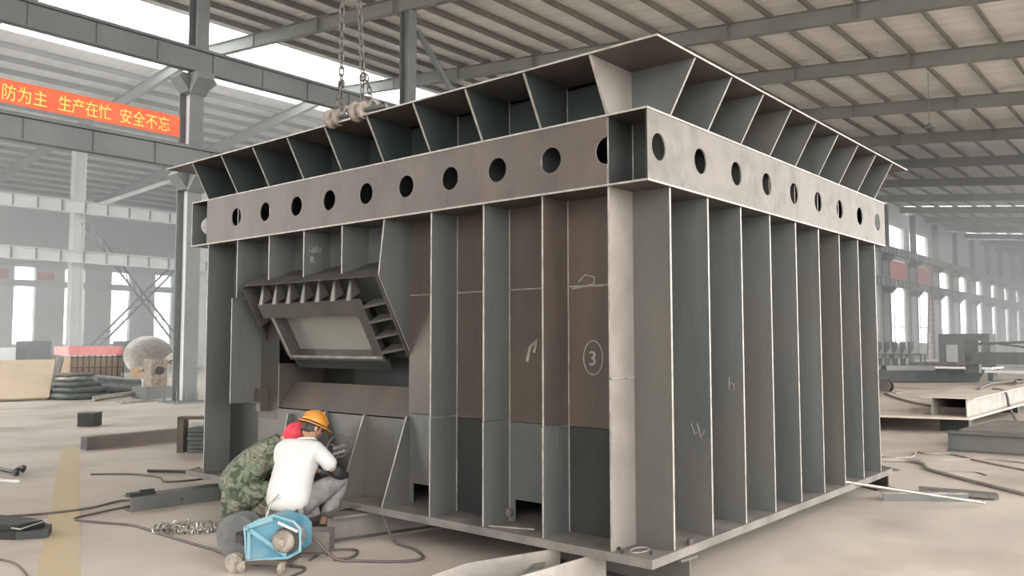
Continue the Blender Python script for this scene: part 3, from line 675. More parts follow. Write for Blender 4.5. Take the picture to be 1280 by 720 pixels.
def hand_joints(J, Ed, pre, wrist, d, side, palm_n, curl=.6):
    """adds palm + 5 fingers; d = finger direction, side = toward the thumb, palm_n = palm normal (fingers curl toward it)"""
    w_, d, side, pn = V(wrist), V(d).normalized(), V(side).normalized(), V(palm_n).normalized()
    J[pre + 'pm'] = (w_ + d * .045, (.034, .020)); Ed.append((pre + 'wr', pre + 'pm'))
    for k, (o_, L) in enumerate(((.030, .068), (.010, .078), (-.010, .072), (-.030, .058))):
        b = w_ + d * .085 + side * o_; a1 = b + (d * math.cos(curl) + pn * math.sin(curl)) * L * .5; a2 = a1 + (d * math.cos(curl * 2.2) + pn * math.sin(curl * 2.2)) * L * .5
        n0, n1, n2 = pre + 'f%da' % k, pre + 'f%db' % k, pre + 'f%dc' % k
        J[n0] = (b, .0105); J[n1] = (a1, .0095); J[n2] = (a2, .008); Ed += [(pre + 'pm', n0), (n0, n1), (n1, n2)]
    b = w_ + d * .03 + side * .035; J[pre + 'ta'] = (b, .013); J[pre + 'tb'] = (b + d * .03 + side * .022 + pn * .01, .011); J[pre + 'tc'] = (b + d * .055 + side * .02 + pn * .025, .009)
    Ed += [(pre + 'pm', pre + 'ta'), (pre + 'ta', pre + 'tb'), (pre + 'tb', pre + 'tc')]
def head(parent, c, fwd, upv, mskin, helmet=None, hair=True, hood=None):
    """face with nose, eyes, mouth, ears; local axes f, u, s"""
    c, f, u = V(c), V(fwd).normalized(), V(upv).normalized(); s = f.cross(u).normalized(); u = s.cross(f)
    import bmesh
    bm = bmesh.new(); bmesh.ops.create_uvsphere(bm, u_segments=24, v_segments=16, radius=1)
    for v in bm.verts:
        x, y, z = v.co
        wz = 1 - .22 * max(0, -z) ** 1.5
        px, py, pz = x * .076 * wz, y * .094 * (1 - .12 * max(0, -z)), z * .115
        if y > 0:
            nz = math.exp(-((x * 3.5) ** 2) - ((z + .12) * 3.2) ** 2); py += .022 * nz
            for ex in (-.42, .42): py -= .010 * math.exp(-((x - ex) * 5) ** 2 - ((z - .05) * 6) ** 2)
            py += .007 * math.exp(-((x) * 3) ** 2 - ((z + .5) * 7) ** 2) + .008 * math.exp(-(x * 3) ** 2 - ((z + .85) * 4) ** 2)
        for ex in (-1, 1):
            g = math.exp(-((x - ex) * 5) ** 2 - ((y + .05) * 4.5) ** 2 - ((z + .05) * 3.5) ** 2); px += ex * .016 * g
        v.co = c + s * px + f * py + u * pz - WL[parent.name]
    me = bpy.data.meshes.new('head'); bm.to_mesh(me); bm.free(); me.materials.append(mskin); me.polygons.foreach_set('use_smooth', [True] * len(me.polygons))
    o = bpy.data.objects.new('head', me); COL.objects.link(o); o.parent = parent; WL[o.name] = WL[parent.name]
    for ex in (-1, 1):
        m = MB(); m.rev(c + s * .032 * ex + f * .082 + u * .006, f, [(-.008, .002), (-.004, .011), (.002, .011), (.006, .002)], 10); m.build('eye', m_hair, o, True)
    m = MB(); m.tube([c + s * .022 + f * .088 - u * .058, c + f * .095 - u * .057, c - s * .022 + f * .088 - u * .058], .005, 6); m.build('mouth', m_redcap, o, True)
    def shell(name, mt, rx, ry, rz, zmin, lift=0, back=0):
        bm = bmesh.new(); bmesh.ops.create_uvsphere(bm, u_segments=28, v_segments=18, radius=1)
        dl = [v for v in bm.verts if v.co.z < zmin + back * max(0, v.co.y)]
        bmesh.ops.delete(bm, geom=dl, context='VERTS')
        for v in bm.verts:
            x, y, z = v.co; v.co = c + s * x * rx + f * y * ry + u * (z * rz + lift) - WL[parent.name]
        bmesh.ops.solidify(bm, geom=bm.faces[:], thickness=.004)
        me = bpy.data.meshes.new(name); bm.to_mesh(me); bm.free(); me.materials.append(mt); me.polygons.foreach_set('use_smooth', [True] * len(me.polygons))
        q = bpy.data.objects.new(name, me); COL.objects.link(q); q.parent = parent; WL[q.name] = WL[parent.name]; return q
    if hair: shell('hair', m_hair, .083, .101, .121, -.55, .002, 1.6)
    if helmet:
        h = shell('helmet', helmet, .112, .132, .135, .05, .022, 0)
        m = MB(); n = 28; pts = []
        for k in range(n):
            a = 2 * PI * k / n; ex = .022 + (.035 if math.sin(a) > .3 else 0) * max(0, math.sin(a))
            pts.append((a, ex))
        for k in range(n):
            a, e1 = pts[k]; b, e2_ = pts[(k + 1) % n]
            def Q(a, e, dz): return c + s * math.cos(a) * (.112 + e) + f * math.sin(a) * (.132 + e) + u * (.030 + dz)
            m.poly([Q(a, -.002, .006), Q(a, e1, -.004), Q(b, e2_, -.004), Q(b, -.002, .006)]); m.poly([Q(b, -.002, 0), Q(b, e2_, -.010), Q(a, e1, -.010), Q(a, -.002, 0)]); m.poly([Q(a, e1, -.004), Q(a, e1, -.010), Q(b, e2_, -.010), Q(b, e2_, -.004)])
        m.build('brim', helmet, h, True)
        m = MB()
        for dx in (-.03, 0, .03): m.tube([c + s * dx + f * .132 * math.sin(a) * 1.0 + u * (.022 + .137 * math.cos(a)) for a in [(-1.1 + 2.2 * k / 10) for k in range(11)]], .005, 6)
        m.build('ridge', helmet, h, True)
    if hood: shell('hood', hood, .098, .118, .130, -.75, .004, 1.9)
    return o

# worker in the white T-shirt (local frame: y = facing, x = right)
def worker_frame(loc, ang):
    t_ = thing('person', loc, None, 'person', None)
    ca, sa = math.cos(ang), math.sin(ang); L0 = V(loc)
    return t_, (lambda x, y, z: L0 * 0 + V((x * ca - y * sa, x * sa + y * ca, z)))
B1, P = worker_frame((-3.36, -.40, 0), math.radians(24))
B1['label'] = 'crouching worker in white T-shirt and orange helmet seen from behind'
WL[B1.name] = V((0, 0, 0))   # figures are built in the empty's own frame
J = {}; Ed = []
J['pel'] = (P(0, 0, .36), .135); J['waist'] = (P(0, .04, .54), .12); J['ch'] = (P(.02, .10, .70), .12); J['nk0'] = (P(.045, .18, .80), .05); J['nk'] = (P(.04, .25, .84), .045); J['hd'] = (P(.035, .31, .88), .055)
Ed += chain_edges('pel', 'waist', 'ch', 'nk0', 'nk', 'hd')
arms = {'r': [P(.185, .13, .76), P(.30, .24, .55), P(.28, .50, .48)], 'l': [P(-.165, .15, .76), P(-.25, .36, .58), P(-.06, .56, .50)]}
for k_, (sh, el, wr) in arms.items():
    J[k_ + 'sh'] = (sh, .055); J[k_ + 'el'] = (el, .038); J[k_ + 'wr'] = (wr, .027); Ed += [('nk0', k_ + 'sh'), (k_ + 'sh', k_ + 'el'), (k_ + 'el', k_ + 'wr')]
    hand_joints(J, Ed, k_, wr, (wr - el).normalized() + V((0, 0, -.3)), P(-1 if k_ == 'r' else 1, 0, 0), (0, 0, -1))
legs = {'r': [P(.10, .02, .33), P(.27, .42, .46), P(.19, .22, .10), P(.20, .40, .05)], 'l': [P(-.10, .02, .33), P(-.24, .44, .46), P(-.17, .24, .10), P(-.19, .42, .05)]}
for k_, (hp, kn, an, to) in legs.items():
    J[k_ + 'hp'] = (hp, .10); J[k_ + 'kn'] = (kn, .062); J[k_ + 'an'] = (an, .042); J[k_ + 'to'] = (to, .035); Ed += [('pel', k_ + 'hp')] + chain_edges(k_ + 'hp', k_ + 'kn', k_ + 'an', k_ + 'to')
skin('body', J, Ed, m_skin, B1)
head(B1, P(-.01, .36, .92), P(.55, .75, -.45), P(.18, .35, 1), m_skin, helmet=m_helmet)
# shirt
J2 = {'a': (P(0, -.05, .24), (.17, .15)), 'a1': (P(0, -.055, .33), (.215, .18)), 'a2': (P(0, -.02, .45), (.21, .17)), 'b': (P(0, .03, .58), (.195, .15)), 'c': (P(.01, .09, .70), (.205, .135)), 'd': (P(.02, .16, .775), (.155, .11)), 'e': (P(.03, .225, .825), .08),
      'r1': (P(.18, .125, .75), .09), 'r2': (P(.25, .18, .65), .08), 'r3': (P(.285, .215, .585), .075), 'l1': (P(-.165, .145, .75), .085), 'l2': (P(-.2, .23, .67), .072), 'l3': (P(-.23, .30, .61), .068)}
skin('t_shirt', J2, chain_edges('a', 'a1', 'a2', 'b', 'c', 'd', 'e') + [('c', 'r1'), ('r1', 'r2'), ('r2', 'r3'), ('c', 'l1'), ('l1', 'l2'), ('l2', 'l3')], m_white, B1)
skin('sleeve', {'a': (P(.282, .21, .60), .055), 'b': (P(.305, .25, .54), .058), 'c': (P(.295, .38, .505), .05), 'd': (P(.283, .47, .487), .04)}, chain_edges('a', 'b', 'c', 'd'), m_sleeve, B1)
skin('sleeve', {'a': (P(-.235, .32, .61), .05), 'b': (P(-.25, .365, .57), .052), 'c': (P(-.15, .48, .53), .045), 'd': (P(-.08, .545, .505), .038)}, chain_edges('a', 'b', 'c', 'd'), m_sleeve, B1)
J3 = {'p': (P(0, .03, .31), .15)}
E3_ = []
for k_, (hp, kn, an, to) in legs.items():
    J3[k_ + '1'] = (hp, .125); J3[k_ + '1b'] = (hp.lerp(kn, .55), .105); J3[k_ + '2'] = (kn, .09); J3[k_ + '2b'] = (kn.lerp(an, .5), .082); J3[k_ + '3'] = (an.lerp(kn, .1), .068); E3_ += [('p', k_ + '1')] + chain_edges(k_ + '1', k_ + '1b', k_ + '2', k_ + '2b', k_ + '3')
skin('trousers', J3, E3_, m_trous, B1)
for k_ in 'rl':
    Jg = {k: (v_[0], tuple(r * 1.25 + .002 for r in (v_[1] if isinstance(v_[1], tuple) else (v_[1], v_[1])))) for k, v_ in J.items() if k[0] == k_ and k[1:] in ('wr', 'pm', 'f0a', 'f0b', 'f0c', 'f1a', 'f1b', 'f1c', 'f2a', 'f2b', 'f2c', 'f3a', 'f3b', 'f3c', 'ta', 'tb', 'tc')}
    skin('glove', Jg, [e_ for e_ in Ed if e_[0] in Jg and e_[1] in Jg], m_glove, B1)
for k_, (hp, kn, an, to) in legs.items():
    skin('shoe', {'a': (an + V((0, 0, -.045)) - (to - an) * .25, .045), 'b': (an.lerp(to, .4) + V((0, 0, -.03)), .048), 'c': (to + V((0, 0, -.005)), .045), 'd': (to + (to - an) * .3 + V((0, 0, .008)), .035)}, chain_edges('a', 'b', 'c', 'd'), m_shoe, B1)

# bending worker in camouflage
B2, P = worker_frame((-3.98, -.38, 0), math.radians(-38))
B2['label'] = 'worker in camouflage jacket with red hood bending low beside the white shirt'
WL[B2.name] = V((0, 0, 0))
J = {}; Ed = []
J['pel'] = (P(0, -.12, .34), .14); J['waist'] = (P(0, 0, .50), .13); J['ch'] = (P(0, .12, .66), .13); J['nk0'] = (P(0, .22, .76), .06); J['nk'] = (P(0, .28, .80), .05); J['hd'] = (P(0, .33, .84), .055)
Ed += chain_edges('pel', 'waist', 'ch', 'nk0', 'nk', 'hd')
arms = {'r': [P(.19, .20, .70), P(.28, .34, .46), P(.13, .52, .30)], 'l': [P(-.19, .20, .70), P(-.28, .36, .46), P(-.12, .54, .32)]}
for k_, (sh, el, wr) in arms.items():
    J[k_ + 'sh'] = (sh, .055); J[k_ + 'el'] = (el, .038); J[k_ + 'wr'] = (wr, .027); Ed += [('nk0', k_ + 'sh'), (k_ + 'sh', k_ + 'el'), (k_ + 'el', k_ + 'wr')]
    hand_joints(J, Ed, k_, wr, (wr - el).normalized(), P(-1 if k_ == 'r' else 1, 0, 0), (0, 0, -1))
legs = {'r': [P(.10, -.10, .30), P(.25, .28, .42), P(.18, .04, .10), P(.20, .22, .05)], 'l': [P(-.10, -.10, .30), P(-.24, .28, .42), P(-.18, .04, .10), P(-.20, .22, .05)]}
for k_, (hp, kn, an, to) in legs.items():
    J[k_ + 'hp'] = (hp, .10); J[k_ + 'kn'] = (kn, .062); J[k_ + 'an'] = (an, .042); J[k_ + 'to'] = (to, .035); Ed += [('pel', k_ + 'hp')] + chain_edges(k_ + 'hp', k_ + 'kn', k_ + 'an', k_ + 'to')
skin('body', J, Ed, m_skin, B2)
head(B2, P(-.03, .36, .835), P(-.9, .85, -.5), P(0, .5, .85), m_skin, hood=m_redcap)
J2 = {'a': (P(0, -.21, .30), (.20, .16)), 'a2': (P(0, -.15, .44), (.225, .18)), 'b': (P(0, -.02, .57), (.225, .175)), 'c': (P(0, .11, .68), (.22, .155)), 'd': (P(0, .20, .755), (.17, .12)), 'e': (P(0, .27, .80), .10)}
E_ = chain_edges('a', 'a2', 'b', 'c', 'd', 'e')
for k_, (sh, el, wr) in arms.items():
    J2[k_ + '1'] = (sh, .095); J2[k_ + '2'] = (sh.lerp(el, .5), .082); J2[k_ + '3'] = (el, .078); J2[k_ + '4'] = (el.lerp(wr, .5), .065); J2[k_ + '5'] = (el.lerp(wr, .9), .05)
    E_ += [('c', k_ + '1')] + chain_edges(k_ + '1', k_ + '2', k_ + '3', k_ + '4', k_ + '5')
skin('jacket', J2, E_, m_camo, B2)
J3 = {'p': (P(0, -.1, .30), .16)}; E3_ = []
for k_, (hp, kn, an, to) in legs.items():
    J3[k_ + '1'] = (hp, .13); J3[k_ + '1b'] = (hp.lerp(kn, .55), .11); J3[k_ + '2'] = (kn, .095); J3[k_ + '2b'] = (kn.lerp(an, .5), .085); J3[k_ + '3'] = (an.lerp(kn, .1), .07); E3_ += [('p', k_ + '1')] + chain_edges(k_ + '1', k_ + '1b', k_ + '2', k_ + '2b', k_ + '3')
skin('trousers', J3, E3_, m_camo, B2)
for k_, (hp, kn, an, to) in legs.items():
    skin('shoe', {'a': (an + V((0, 0, -.045)) - (to - an) * .25, .045), 'b': (an.lerp(to, .4) + V((0, 0, -.03)), .048), 'c': (to + V((0, 0, -.005)), .045), 'd': (to + (to - an) * .3 + V((0, 0, .008)), .035)}, chain_edges('a', 'b', 'c', 'd'), m_shoe, B2)

# wire guard held by the worker
t = thing('wire_guard', (-3.1, .05, .72), 'bent wire guard frame with slots held up in front of the crouching white-shirted worker', 'guard')
gc = V((-3.16, -.06, .785)); ga = V((.72, .60, .28)).normalized() * .135; gb = V((-.2, -.1, .95)).normalized() * .105
out = [gc + ga * x + gb * z for x, z in ((-1, -.35), (-.5, .55), (-.05, .95), (.35, .85), (.6, .5), (1.0, .35), (.95, -.25), (.3, -.95), (-.5, -.9))]
m = MB(); m.tube(out, .006, 6, closed=True); m.build('rim', m_chain, t, True)
m = MB(); m.tube([gc - ga * .75 + gb * -.55, gc + ga * .85 + gb * .1], .006, 6); m.tube([gc - ga * .2 + gb * -.9, gc + ga * .45 + gb * .6], .006, 6); m.tube([gc - ga * .55 + gb * .4, gc + ga * .5 - gb * .6], .005, 6)
m.obox(gc + gb * -.1 + ga * .1, ga * .45, gb * .12, V((.5, -.7, 0)) * .004); m.obox(gc + gb * -.55, ga * .4, gb * .1, V((.5, -.7, 0)) * .004); m.build('cross_wire', m_chain, t)

# ------------------------------------------------------------------ blue winch (local x = to the image right, y = away)
WN = thing('electric_winch', (-2.68, -1.07, 0), 'blue framed electric winch with grey cable drum beside the crouching workers', 'winch', rz=math.radians(33), kind=None)
WL[WN.name] = V((0, 0, 0))
def wp(x, z): return (x, -.09, z)
prof = [(-.12, .09), (.20, .12), (.29, .17), (.29, .33), (.24, .38), (.09, .42), (-.04, .38), (-.14, .33)]
for yy in (-.10, .12):
    m = MB(); m.prism([(x, yy, z) for x, z in prof], (0, .01, 0)); m.build('side_plate', m_wblue, WN)
m = MB(); m.tube([(x, -.11, z) for x, z in prof], .012, 6, closed=True); m.build('frame_rim', m_wrim, WN)
m = MB(); m.bar((-.12, -.115, .33), (.19, -.115, .14), .02, .03); m.bar((-.10, -.115, .34), (.08, -.115, .40), .02, .03); m.bar((-.10, -.115, .10), (-.10, -.115, .33), .02, .025); m.build('frame_rib', m_wrim, WN)
m = MB(); m.box(-.12, .20, -.12, .13, .065, .10); m.build('skid', m_rust, WN)
m = MB(); m.rev((-.24, -.04, .24), (.15, 1, 0), [(0, .01), (.001, .17), (.012, .172), (.013, .10), (.12, .10), (.121, .172), (.133, .17), (.134, .01)], 32); m.build('cable_drum', m_drum, WN, True)
m = MB()
for k in range(6):
    z = -.02 + k * .017; m.rev((-.24 + .15 * z, -.04 + z + .03, .24), (.15, 1, 0), [(0, .09), (.004, .118), (.012, .118), (.016, .09)], 24)
m.build('wire_rope', m_cable, WN, True)
m = MB(); m.rev((-.17, -.06, .25), (0, -1, 0), [(0, .045), (.02, .045), (.021, .02), (.06, .02), (.061, .03), (.07, .03)], 14)
for k in range(5): a = k * 1.256; m.cyl((-.17 + .045 * math.cos(a), -.06, .25 + .045 * math.sin(a)), (-.17 + .045 * math.cos(a), -.10, .25 + .045 * math.sin(a)), .011, 6)
m.build('hub', m_black, WN)
m = MB(); m.rev((.17, -.17, .24), (0, 1, 0), [(0, .02), (.001, .05), (.02, .075), (.05, .085), (.12, .09), (.25, .09), (.26, .05)], 22); m.rev((.17, -.195, .24), (0, 1, 0), [(0, .005), (.004, .03), (.03, .035)], 14); m.build('motor', m_mud, WN, True)
m = MB()
for k in range(9): a = k * .7; m.box(.17 + .085 * math.cos(a) - .008, .17 + .085 * math.cos(a) + .008, -.12, .08, .24 + .085 * math.sin(a) - .01, .24 + .085 * math.sin(a) + .01)
m.build('motor_fin', m_mud, WN)
m = MB(); m.rev((.19, -.125, .245), (0, 1, 0), [(0, .01), (.001, .098), (.012, .098), (.013, .01)], 20); m.build('motor_shade_disc', m_black, WN)  # black disc drawn for the dark open area behind the motor
m = MB(); m.obox((.20, -.12, .345), V((.075, 0, -.03)), (0, .01, 0), (0, 0, .008)); m.build('name_strip', m_white, WN)
for x, yy in ((-.14, -.13), (.17, -.13), (-.14, .1), (.17, .1)):
    m = MB(); m.rev((x - .03, yy, .042), (1, 0, 0), [(0, .01), (.001, .042), (.035, .042), (.036, .01)], 14); m.box(x - .015, x + .015, yy - .012, yy + .012, .04, .09); m.build('wheel', m_mud, WN)
m = MB(); m.rev((-.22, -.12, .07), (0, 1, 0), [(0, .03), (.001, .07), (.02, .07), (.021, .045), (.05, .045), (.051, .065), (.075, .065), (.076, .02)], 18); m.build('guide_roller', m_mud, WN, True)
m = MB(); m.tube([(.02, -.1, .40), (.03, -.05, .50), (.08, .02, .53)], .006, 6); m.tube([(.02, -.1, .40), (.0, -.04, .47), (.06, .04, .55)], .005, 6); m.build('rope_tail', m_steel, WN)

# ------------------------------------------------------------------ floor items
t = thing('steel_channel', (-5.8, -.4, 0), 'grey steel channel lying on the floor pointing under the casing', 'steel channel')
a, b = V((-5.95, -.86, 0)), V((-5.40, .45, 0)); a, b = V((-5.565, -0.767, 0.0)), V((-5.488, 0.164, 0.0)); d = (b - a).normalized(); s = V((d.y, -d.x, 0)); b = a + d * 1.05; L2 = (b - a) / 2; c = (a + b) / 2; HC = .145
m = MB(); m.obox(c - s * .006 + V((0, 0, HC / 2)), L2, s * .006, (0, 0, HC / 2)); m.build('web', m_blue, t)
m = MB(); m.obox(c - s * .11 + V((0, 0, HC - .006)), L2 * .99, s * .10, (0, 0, .006)); m.build('flange', m_blue, t)
m = MB(); m.obox(c - s * .11 + V((0, 0, .006)), L2 * .99, s * .10, (0, 0, .006)); m.build('flange', m_blue, t)
m = MB(); m.cyl(c + V((0, 0, .06)), c + s * .004 + V((0, 0, .06)), .014, 10); m.build('bolt_hole_shade', m_black, t)  # black disc drawn for the dark inside a bolt hole
t = thing('steel_offcut', (-5.75, -.5, .145), 'dark hooked steel offcut lying on top of the grey channel', 'offcut'); m = MB(); m.obox(a + d * .14 - s * .1 + V((0, 0, HC + .015)), d * .13, s * .05, (0, 0, .015)); m.obox(a + d * .2 - s * .1 + V((0, 0, HC + .038)), d * .07, s * .02, (0, 0, .01)); m.build('plate', m_dark, t)
t = thing('square_tube', (-11, 1.05, 0), 'long dark brown square steel tube lying on the floor at left', 'steel tube')
a, b = V((-11.0, 1.02, .10)), V((-10.2, 3.2, .10)); 
b = V((-11.15, 2.85, .10)); m = MB(); m.bar(a, b, .20, .20); m.build('tube_body', m_rust, t)
m = MB(); m.bar(a - (b - a).normalized() * .002, a + (b - a).normalized() * .01, .16, .16); m.build('tube_hollow_shade', m_black, t)  # black square drawn for the dark hollow of the tube
t = thing('steel_block', (-15.0, 2.6, 0), 'small dark square block alone on the floor at left', 'steel block'); m = MB(); m.obox((-14.85, 2.72, .14), V((.76, .65, 0)) * .17, V((-.65, .76, 0)) * .16, (0, 0, .13)); m.build('block_body', m_dark, t)
m = MB(); m.obox((-14.85, 2.72, .275), V((.76, .65, 0)) * .18, V((-.65, .76, 0)) * .17, (0, 0, .01)); m.build('lid', m_blue, t)
# c-shaped frame with stacked slabs
t = thing('bent_frame', (-9.6, 1.9, 0), 'dark brown bent plate frame standing beside the stacked slabs at the casing left edge', 'frame')
rv = V((.76, .65, 0)); bk_ = V((-.65, .76, 0)); o0 = V((-9.55, 1.9, 0))
m = MB(); m.obox(o0 + V((0, 0, .27)), rv * .05, bk_ * .1, (0, 0, .27)); m.obox(o0 + rv * .17 + V((0, 0, .53)), rv * .22, bk_ * .1, (0, 0, .02)); m.obox(o0 + rv * .38 + V((0, 0, .47)), rv * .02, bk_ * .1, (0, 0, .06)); m.build('bent_plate', m_rust, t)
t0_ = o0 + rv * .33 + bk_ * .05
for k in range(6):
    nm = ['lowest', 'second lowest', 'third', 'fourth', 'fifth', 'topmost'][k]
    t = thing('steel_slab', (t0_ + V((0, 0, .065 * k)))[:], 'grey green slab in the stack left of the casing, %s of the six' % nm, 'slab', 'slabs stacked left of the casing')
    m = MB(); m.obox(t0_ + V((0, 0, .03 + .065 * k)) + rv * R.uniform(-.01, .01), rv * .19, bk_ * .2, (0, 0, .028)); m.build('slab_body', m_green, t)
# chain heap
t = thing('chain_heap', (-4.35, -.82, 0), 'loose heap of pale steel chain links on the floor left of the winch', 'chain')
src = linkmesh(.055, .026, .010).build('link', m_steel, None, True); src.parent = t
for k in range(110):
    a = R.uniform(0, 2 * PI); r_ = math.sqrt(R.random()); x, y_ = .26 * r_ * math.cos(a), .13 * r_ * math.sin(a)
    o = src.copy(); COL.objects.link(o); o.parent = t; o.location = (x * .76 - y_ * .65, x * .65 + y_ * .76, .02 + R.uniform(0, .05) * (1 - r_)); o.rotation_euler = (R.uniform(-1.6, 1.6), R.uniform(-1.6, 1.6), R.uniform(0, 6))
src.location = (0, 0, .03); src.rotation_euler = (1.5, 0, 1)
# bag, hook, rod at left
t = thing('wrapped_bundle', (-5.2, -1.85, 0), 'flat dark bundle with pale edge cord lying at the left border', 'bundle')
m = MB(); m.prism([(-5.75, -2.35, .0), (-5.15, -1.95, 0), (-5.02, -1.74, 0), (-5.25, -1.62, 0), (-6.0, -1.9, 0)], (0, 0, .07)); m.prism([(-5.65, -2.25, .07), (-5.18, -1.93, .07), (-5.25, -1.68, .07), (-5.9, -1.9, .07)], (0, 0, .05)); m.build('bundle_body', m_dark, t)
m = MB(); m.tube([(-5.2, -1.97, .10), (-5.14, -1.92, .09), (-5.22, -1.66, .12), (-5.7, -2.3, .09)], .008, 5); m.build('cord', m_hose, t)
t = thing('shackle', (-9, -.65, 0), 'small dark shackle on a rod near the left border', 'shackle'); m = MB(); m.tube([(-9.9, -.65, .03), (-9.3, -.62, .03), (-9.0, -.62, .04)], .025, 6); m.tube([(-9 + .08 * math.cos(k * .6), -.6 + .05 * math.sin(k * .6), .06 + .04 * math.sin(k * .6)) for k in range(10)], .03, 6); m.build('shackle_body', m_dark, t, True)
t = thing('white_rod', (-8.6, -.85, 0), 'thin white rod on the floor at the left border below the shackle', 'rod'); m = MB(); m.bar((-8.95, -1.05, .015), (-8.4, -.80, .015), .03, .03); m.build('rod_body', m_white, t)
t = thing('flat_bar', (-9.2, .8, 0), 'short dark rod with a knob lying on the floor beyond the channel', 'rod'); m = MB(); m.tube([(-7.9, .55, .03), (-7.45, .85, .03), (-7.3, .93, .05)], [.02, .02, .045], 8); m.build('rod_body', m_dark, t)

def cable(pts, r, mt, lab, cat='cable', name='cable', z=None):
    P_ = [V((p[0], p[1], (r if len(p) < 3 else p[2]))) for p in pts]; out = []
    for i in range(len(P_) - 1):
        p0, p1, p2, p3 = P_[max(i - 1, 0)], P_[i], P_[i + 1], P_[min(i + 2, len(P_) - 1)]
        for k in range(6):
            s_ = k / 6; out.append(.5 * ((2 * p1) + (p2 - p0) * s_ + (2 * p0 - 5 * p1 + 4 * p2 - p3) * s_ ** 2 + (3 * p1 - p0 - 3 * p2 + p3) * s_ ** 3))
    out.append(P_[-1]); m = MB(); m.tube(out, r, 6); return m.build(name, mt, None, True, label=lab, cat=cat)
cable([(-6.3, -1.75), (-6.1, -1.35), (-6.05, -.95), (-6.2, -.55), (-5.9, -.45)], .012, m_cable, 'dark cable crossing the yellow line toward the grey channel')
cable([(-5.85, -.62), (-5.75, -1.0), (-5.62, -1.28), (-5.3, -1.2), (-4.9, -1.05), (-4.4, -1.05), (-3.9, -1.05), (-3.4, -1.05), (-3.2, -1.1)], .011, m_cable, 'thin cable looping from the channel past the chain heap to the winch')
cable([(-8.3, 0.0), (-7.9, .35), (-7.4, .45), (-7.0, .35), (-6.9, .8), (-7.6, .9), (-6.6, 1.6), (-6.2, 1.7)], .012, m_cable, 'brown cable loops on the floor beyond the grey channel')
cable([(-2.75, -.85, .25), (-2.6, -.75, .2), (-2.45, -.62, .03), (-2.3, -.5), (-2.05, -.3), (-2.0, -.12), (-2.25, .02), (-2.55, .06, .03), (-2.72, .05, .26), (-3.0, -.02, .27), (-3.2, -.15, .2)], .012, m_cable, 'dark cable looped on the floor right of the winch')
cable([(-2.6, -.75, .02), (-2.75, -.45), (-2.6, -.3), (-2.45, -.45), (-2.5, -.6)], .011, m_cable, 'small cable coil beside the winch motor')
cable([(-2.95, -1.1, .02), (-2.6, -.95, .02), (-2.45, -.9), (-2.35, -1.1), (-2.3, -1.4)], .010, m_cable, 'cable tail under the winch feet')
cable([(-4.75, -2.35), (-4.3, -2.25), (-3.7, -2.35)], .008, m_cable, 'thin wire in the lower left corner on the floor', 'wire', 'wire')
cable([(-12.3, 2.0), (-12.0, 2.6), (-11.9, 3.0)], .014, m_cable, 'short dark wire lying behind the square tube', 'wire', 'wire')
cable([(-1.0, 7.9), (-.7, 8.45), (-.8, 9.1), (-.62, 9.03), (-.3, 9.15), (.2, 8.6), (.8, 8.1), (1.5, 7.6)], .014, m_hose, 'grey hose snaking on the floor right of the casing, farther one')
cable([(-1.1, 7.6), (-.9, 7.75), (-.6, 7.95), (-.35, 7.75), (-.2, 7.35), (.1, 7.0), (.5, 6.6), (1.1, 6.05), (1.6, 5.7)], .022, m_hose, 'thick grey hose curving on the floor right of the casing')
cable([(-1.2, 8.2), (-.4, 8.3), (.1, 8.9), (.5, 8.9), (1.2, 8.6)], .012, m_hose, 'thin grey hose below the plate girder at right')
cable([(-.2, 7.3), (.3, 7.5), (.5, 7.3)], .008, m_hose, 'short thin wire beside the thick hose', 'wire', 'wire')
t = thing('pipe', (.1, 4.0, 0), 'long pale thin pipe leaning from the base plate edge to the floor at right', 'pipe'); m = MB(); m.cyl((-.16, 3.70, .33), (.92, 5.0, .05), .016, 10); m.build('pipe_body', m_steel, t)
t = thing('angle_bar', (.3, 5, 0), 'grey angle bar lying under the thin pipe on the floor at right', 'angle bar'); a, b = V((.01, 4.72, 0)), V((.72, 5.25, 0)); d = (b - a) / 2; s = V((d.y, -d.x, 0)).normalized()
m = MB(); m.obox((a + b) / 2 + V((0, 0, .04)), d, s * .005, (0, 0, .04)); m.build('upright_leg', m_blue, t); m = MB(); m.obox((a + b) / 2 - s * .05 + V((0, 0, .085)), d, s * .05, (0, 0, .005)); m.build('flat_leg', m_edge, t)
t = thing('angle_bar', (.6, 5.3, 0), 'pale flat bar lying on the floor beyond the angle bar at right', 'flat bar'); m = MB(); m.obox((.55, 5.55, .04), (.38, .05, 0), (-.03, .10, 0), (0, 0, .02)); m.build('bar_body', m_base, t)

# ------------------------------------------------------------------ right background
ibeam('h_beam', (-.50, 9.75, 0), (2.3, 10.0, 0), .30, .30, m_blue, 'grey H beam lying on the floor at the right border')
t = thing('pale_plate', (.1, 11.3, 0), 'pale plate lying behind the grey H beam at the right border', 'plate'); m = MB(); m.prism([(-.45, 10.25, .24), (.5, 10.25, .24), (.9, 12.6, .24), (-.3, 12.6, .24)], (0, 0, .05)); m.build('plate_body', m_base, t); m = MB(); m.box(-.2, .3, 11.9, 12.2, 0, .24); m.box(-.2, .5, 10.4, 10.6, 0, .24); m.build('support', m_blue, t)
t = thing('plate_girder', (-2, 14, .3), 'wide pale plate girder with a box web resting on blocks at right', 'girder')
m = MB(); m.prism([(-4.4, 11.3, .27), (-.72, 12.35, .27), (-.55, 21, .27), (-6.5, 21, .27)], (0, 0, .04)); m.build('bottom_flange', m_dust, t)
m = MB(); m.box(-1.40, -1.385, 12.5, 21, .31, .64); m.build('web', m_base2, t); m = MB(); m.box(-.815, -.80, 12.5, 21, .31, .64); m.build('web', m_base2, t)
m = MB(); m.box(-1.60, -.68, 12.5, 21, .64, .66); m.build('top_flange', m_dust, t)
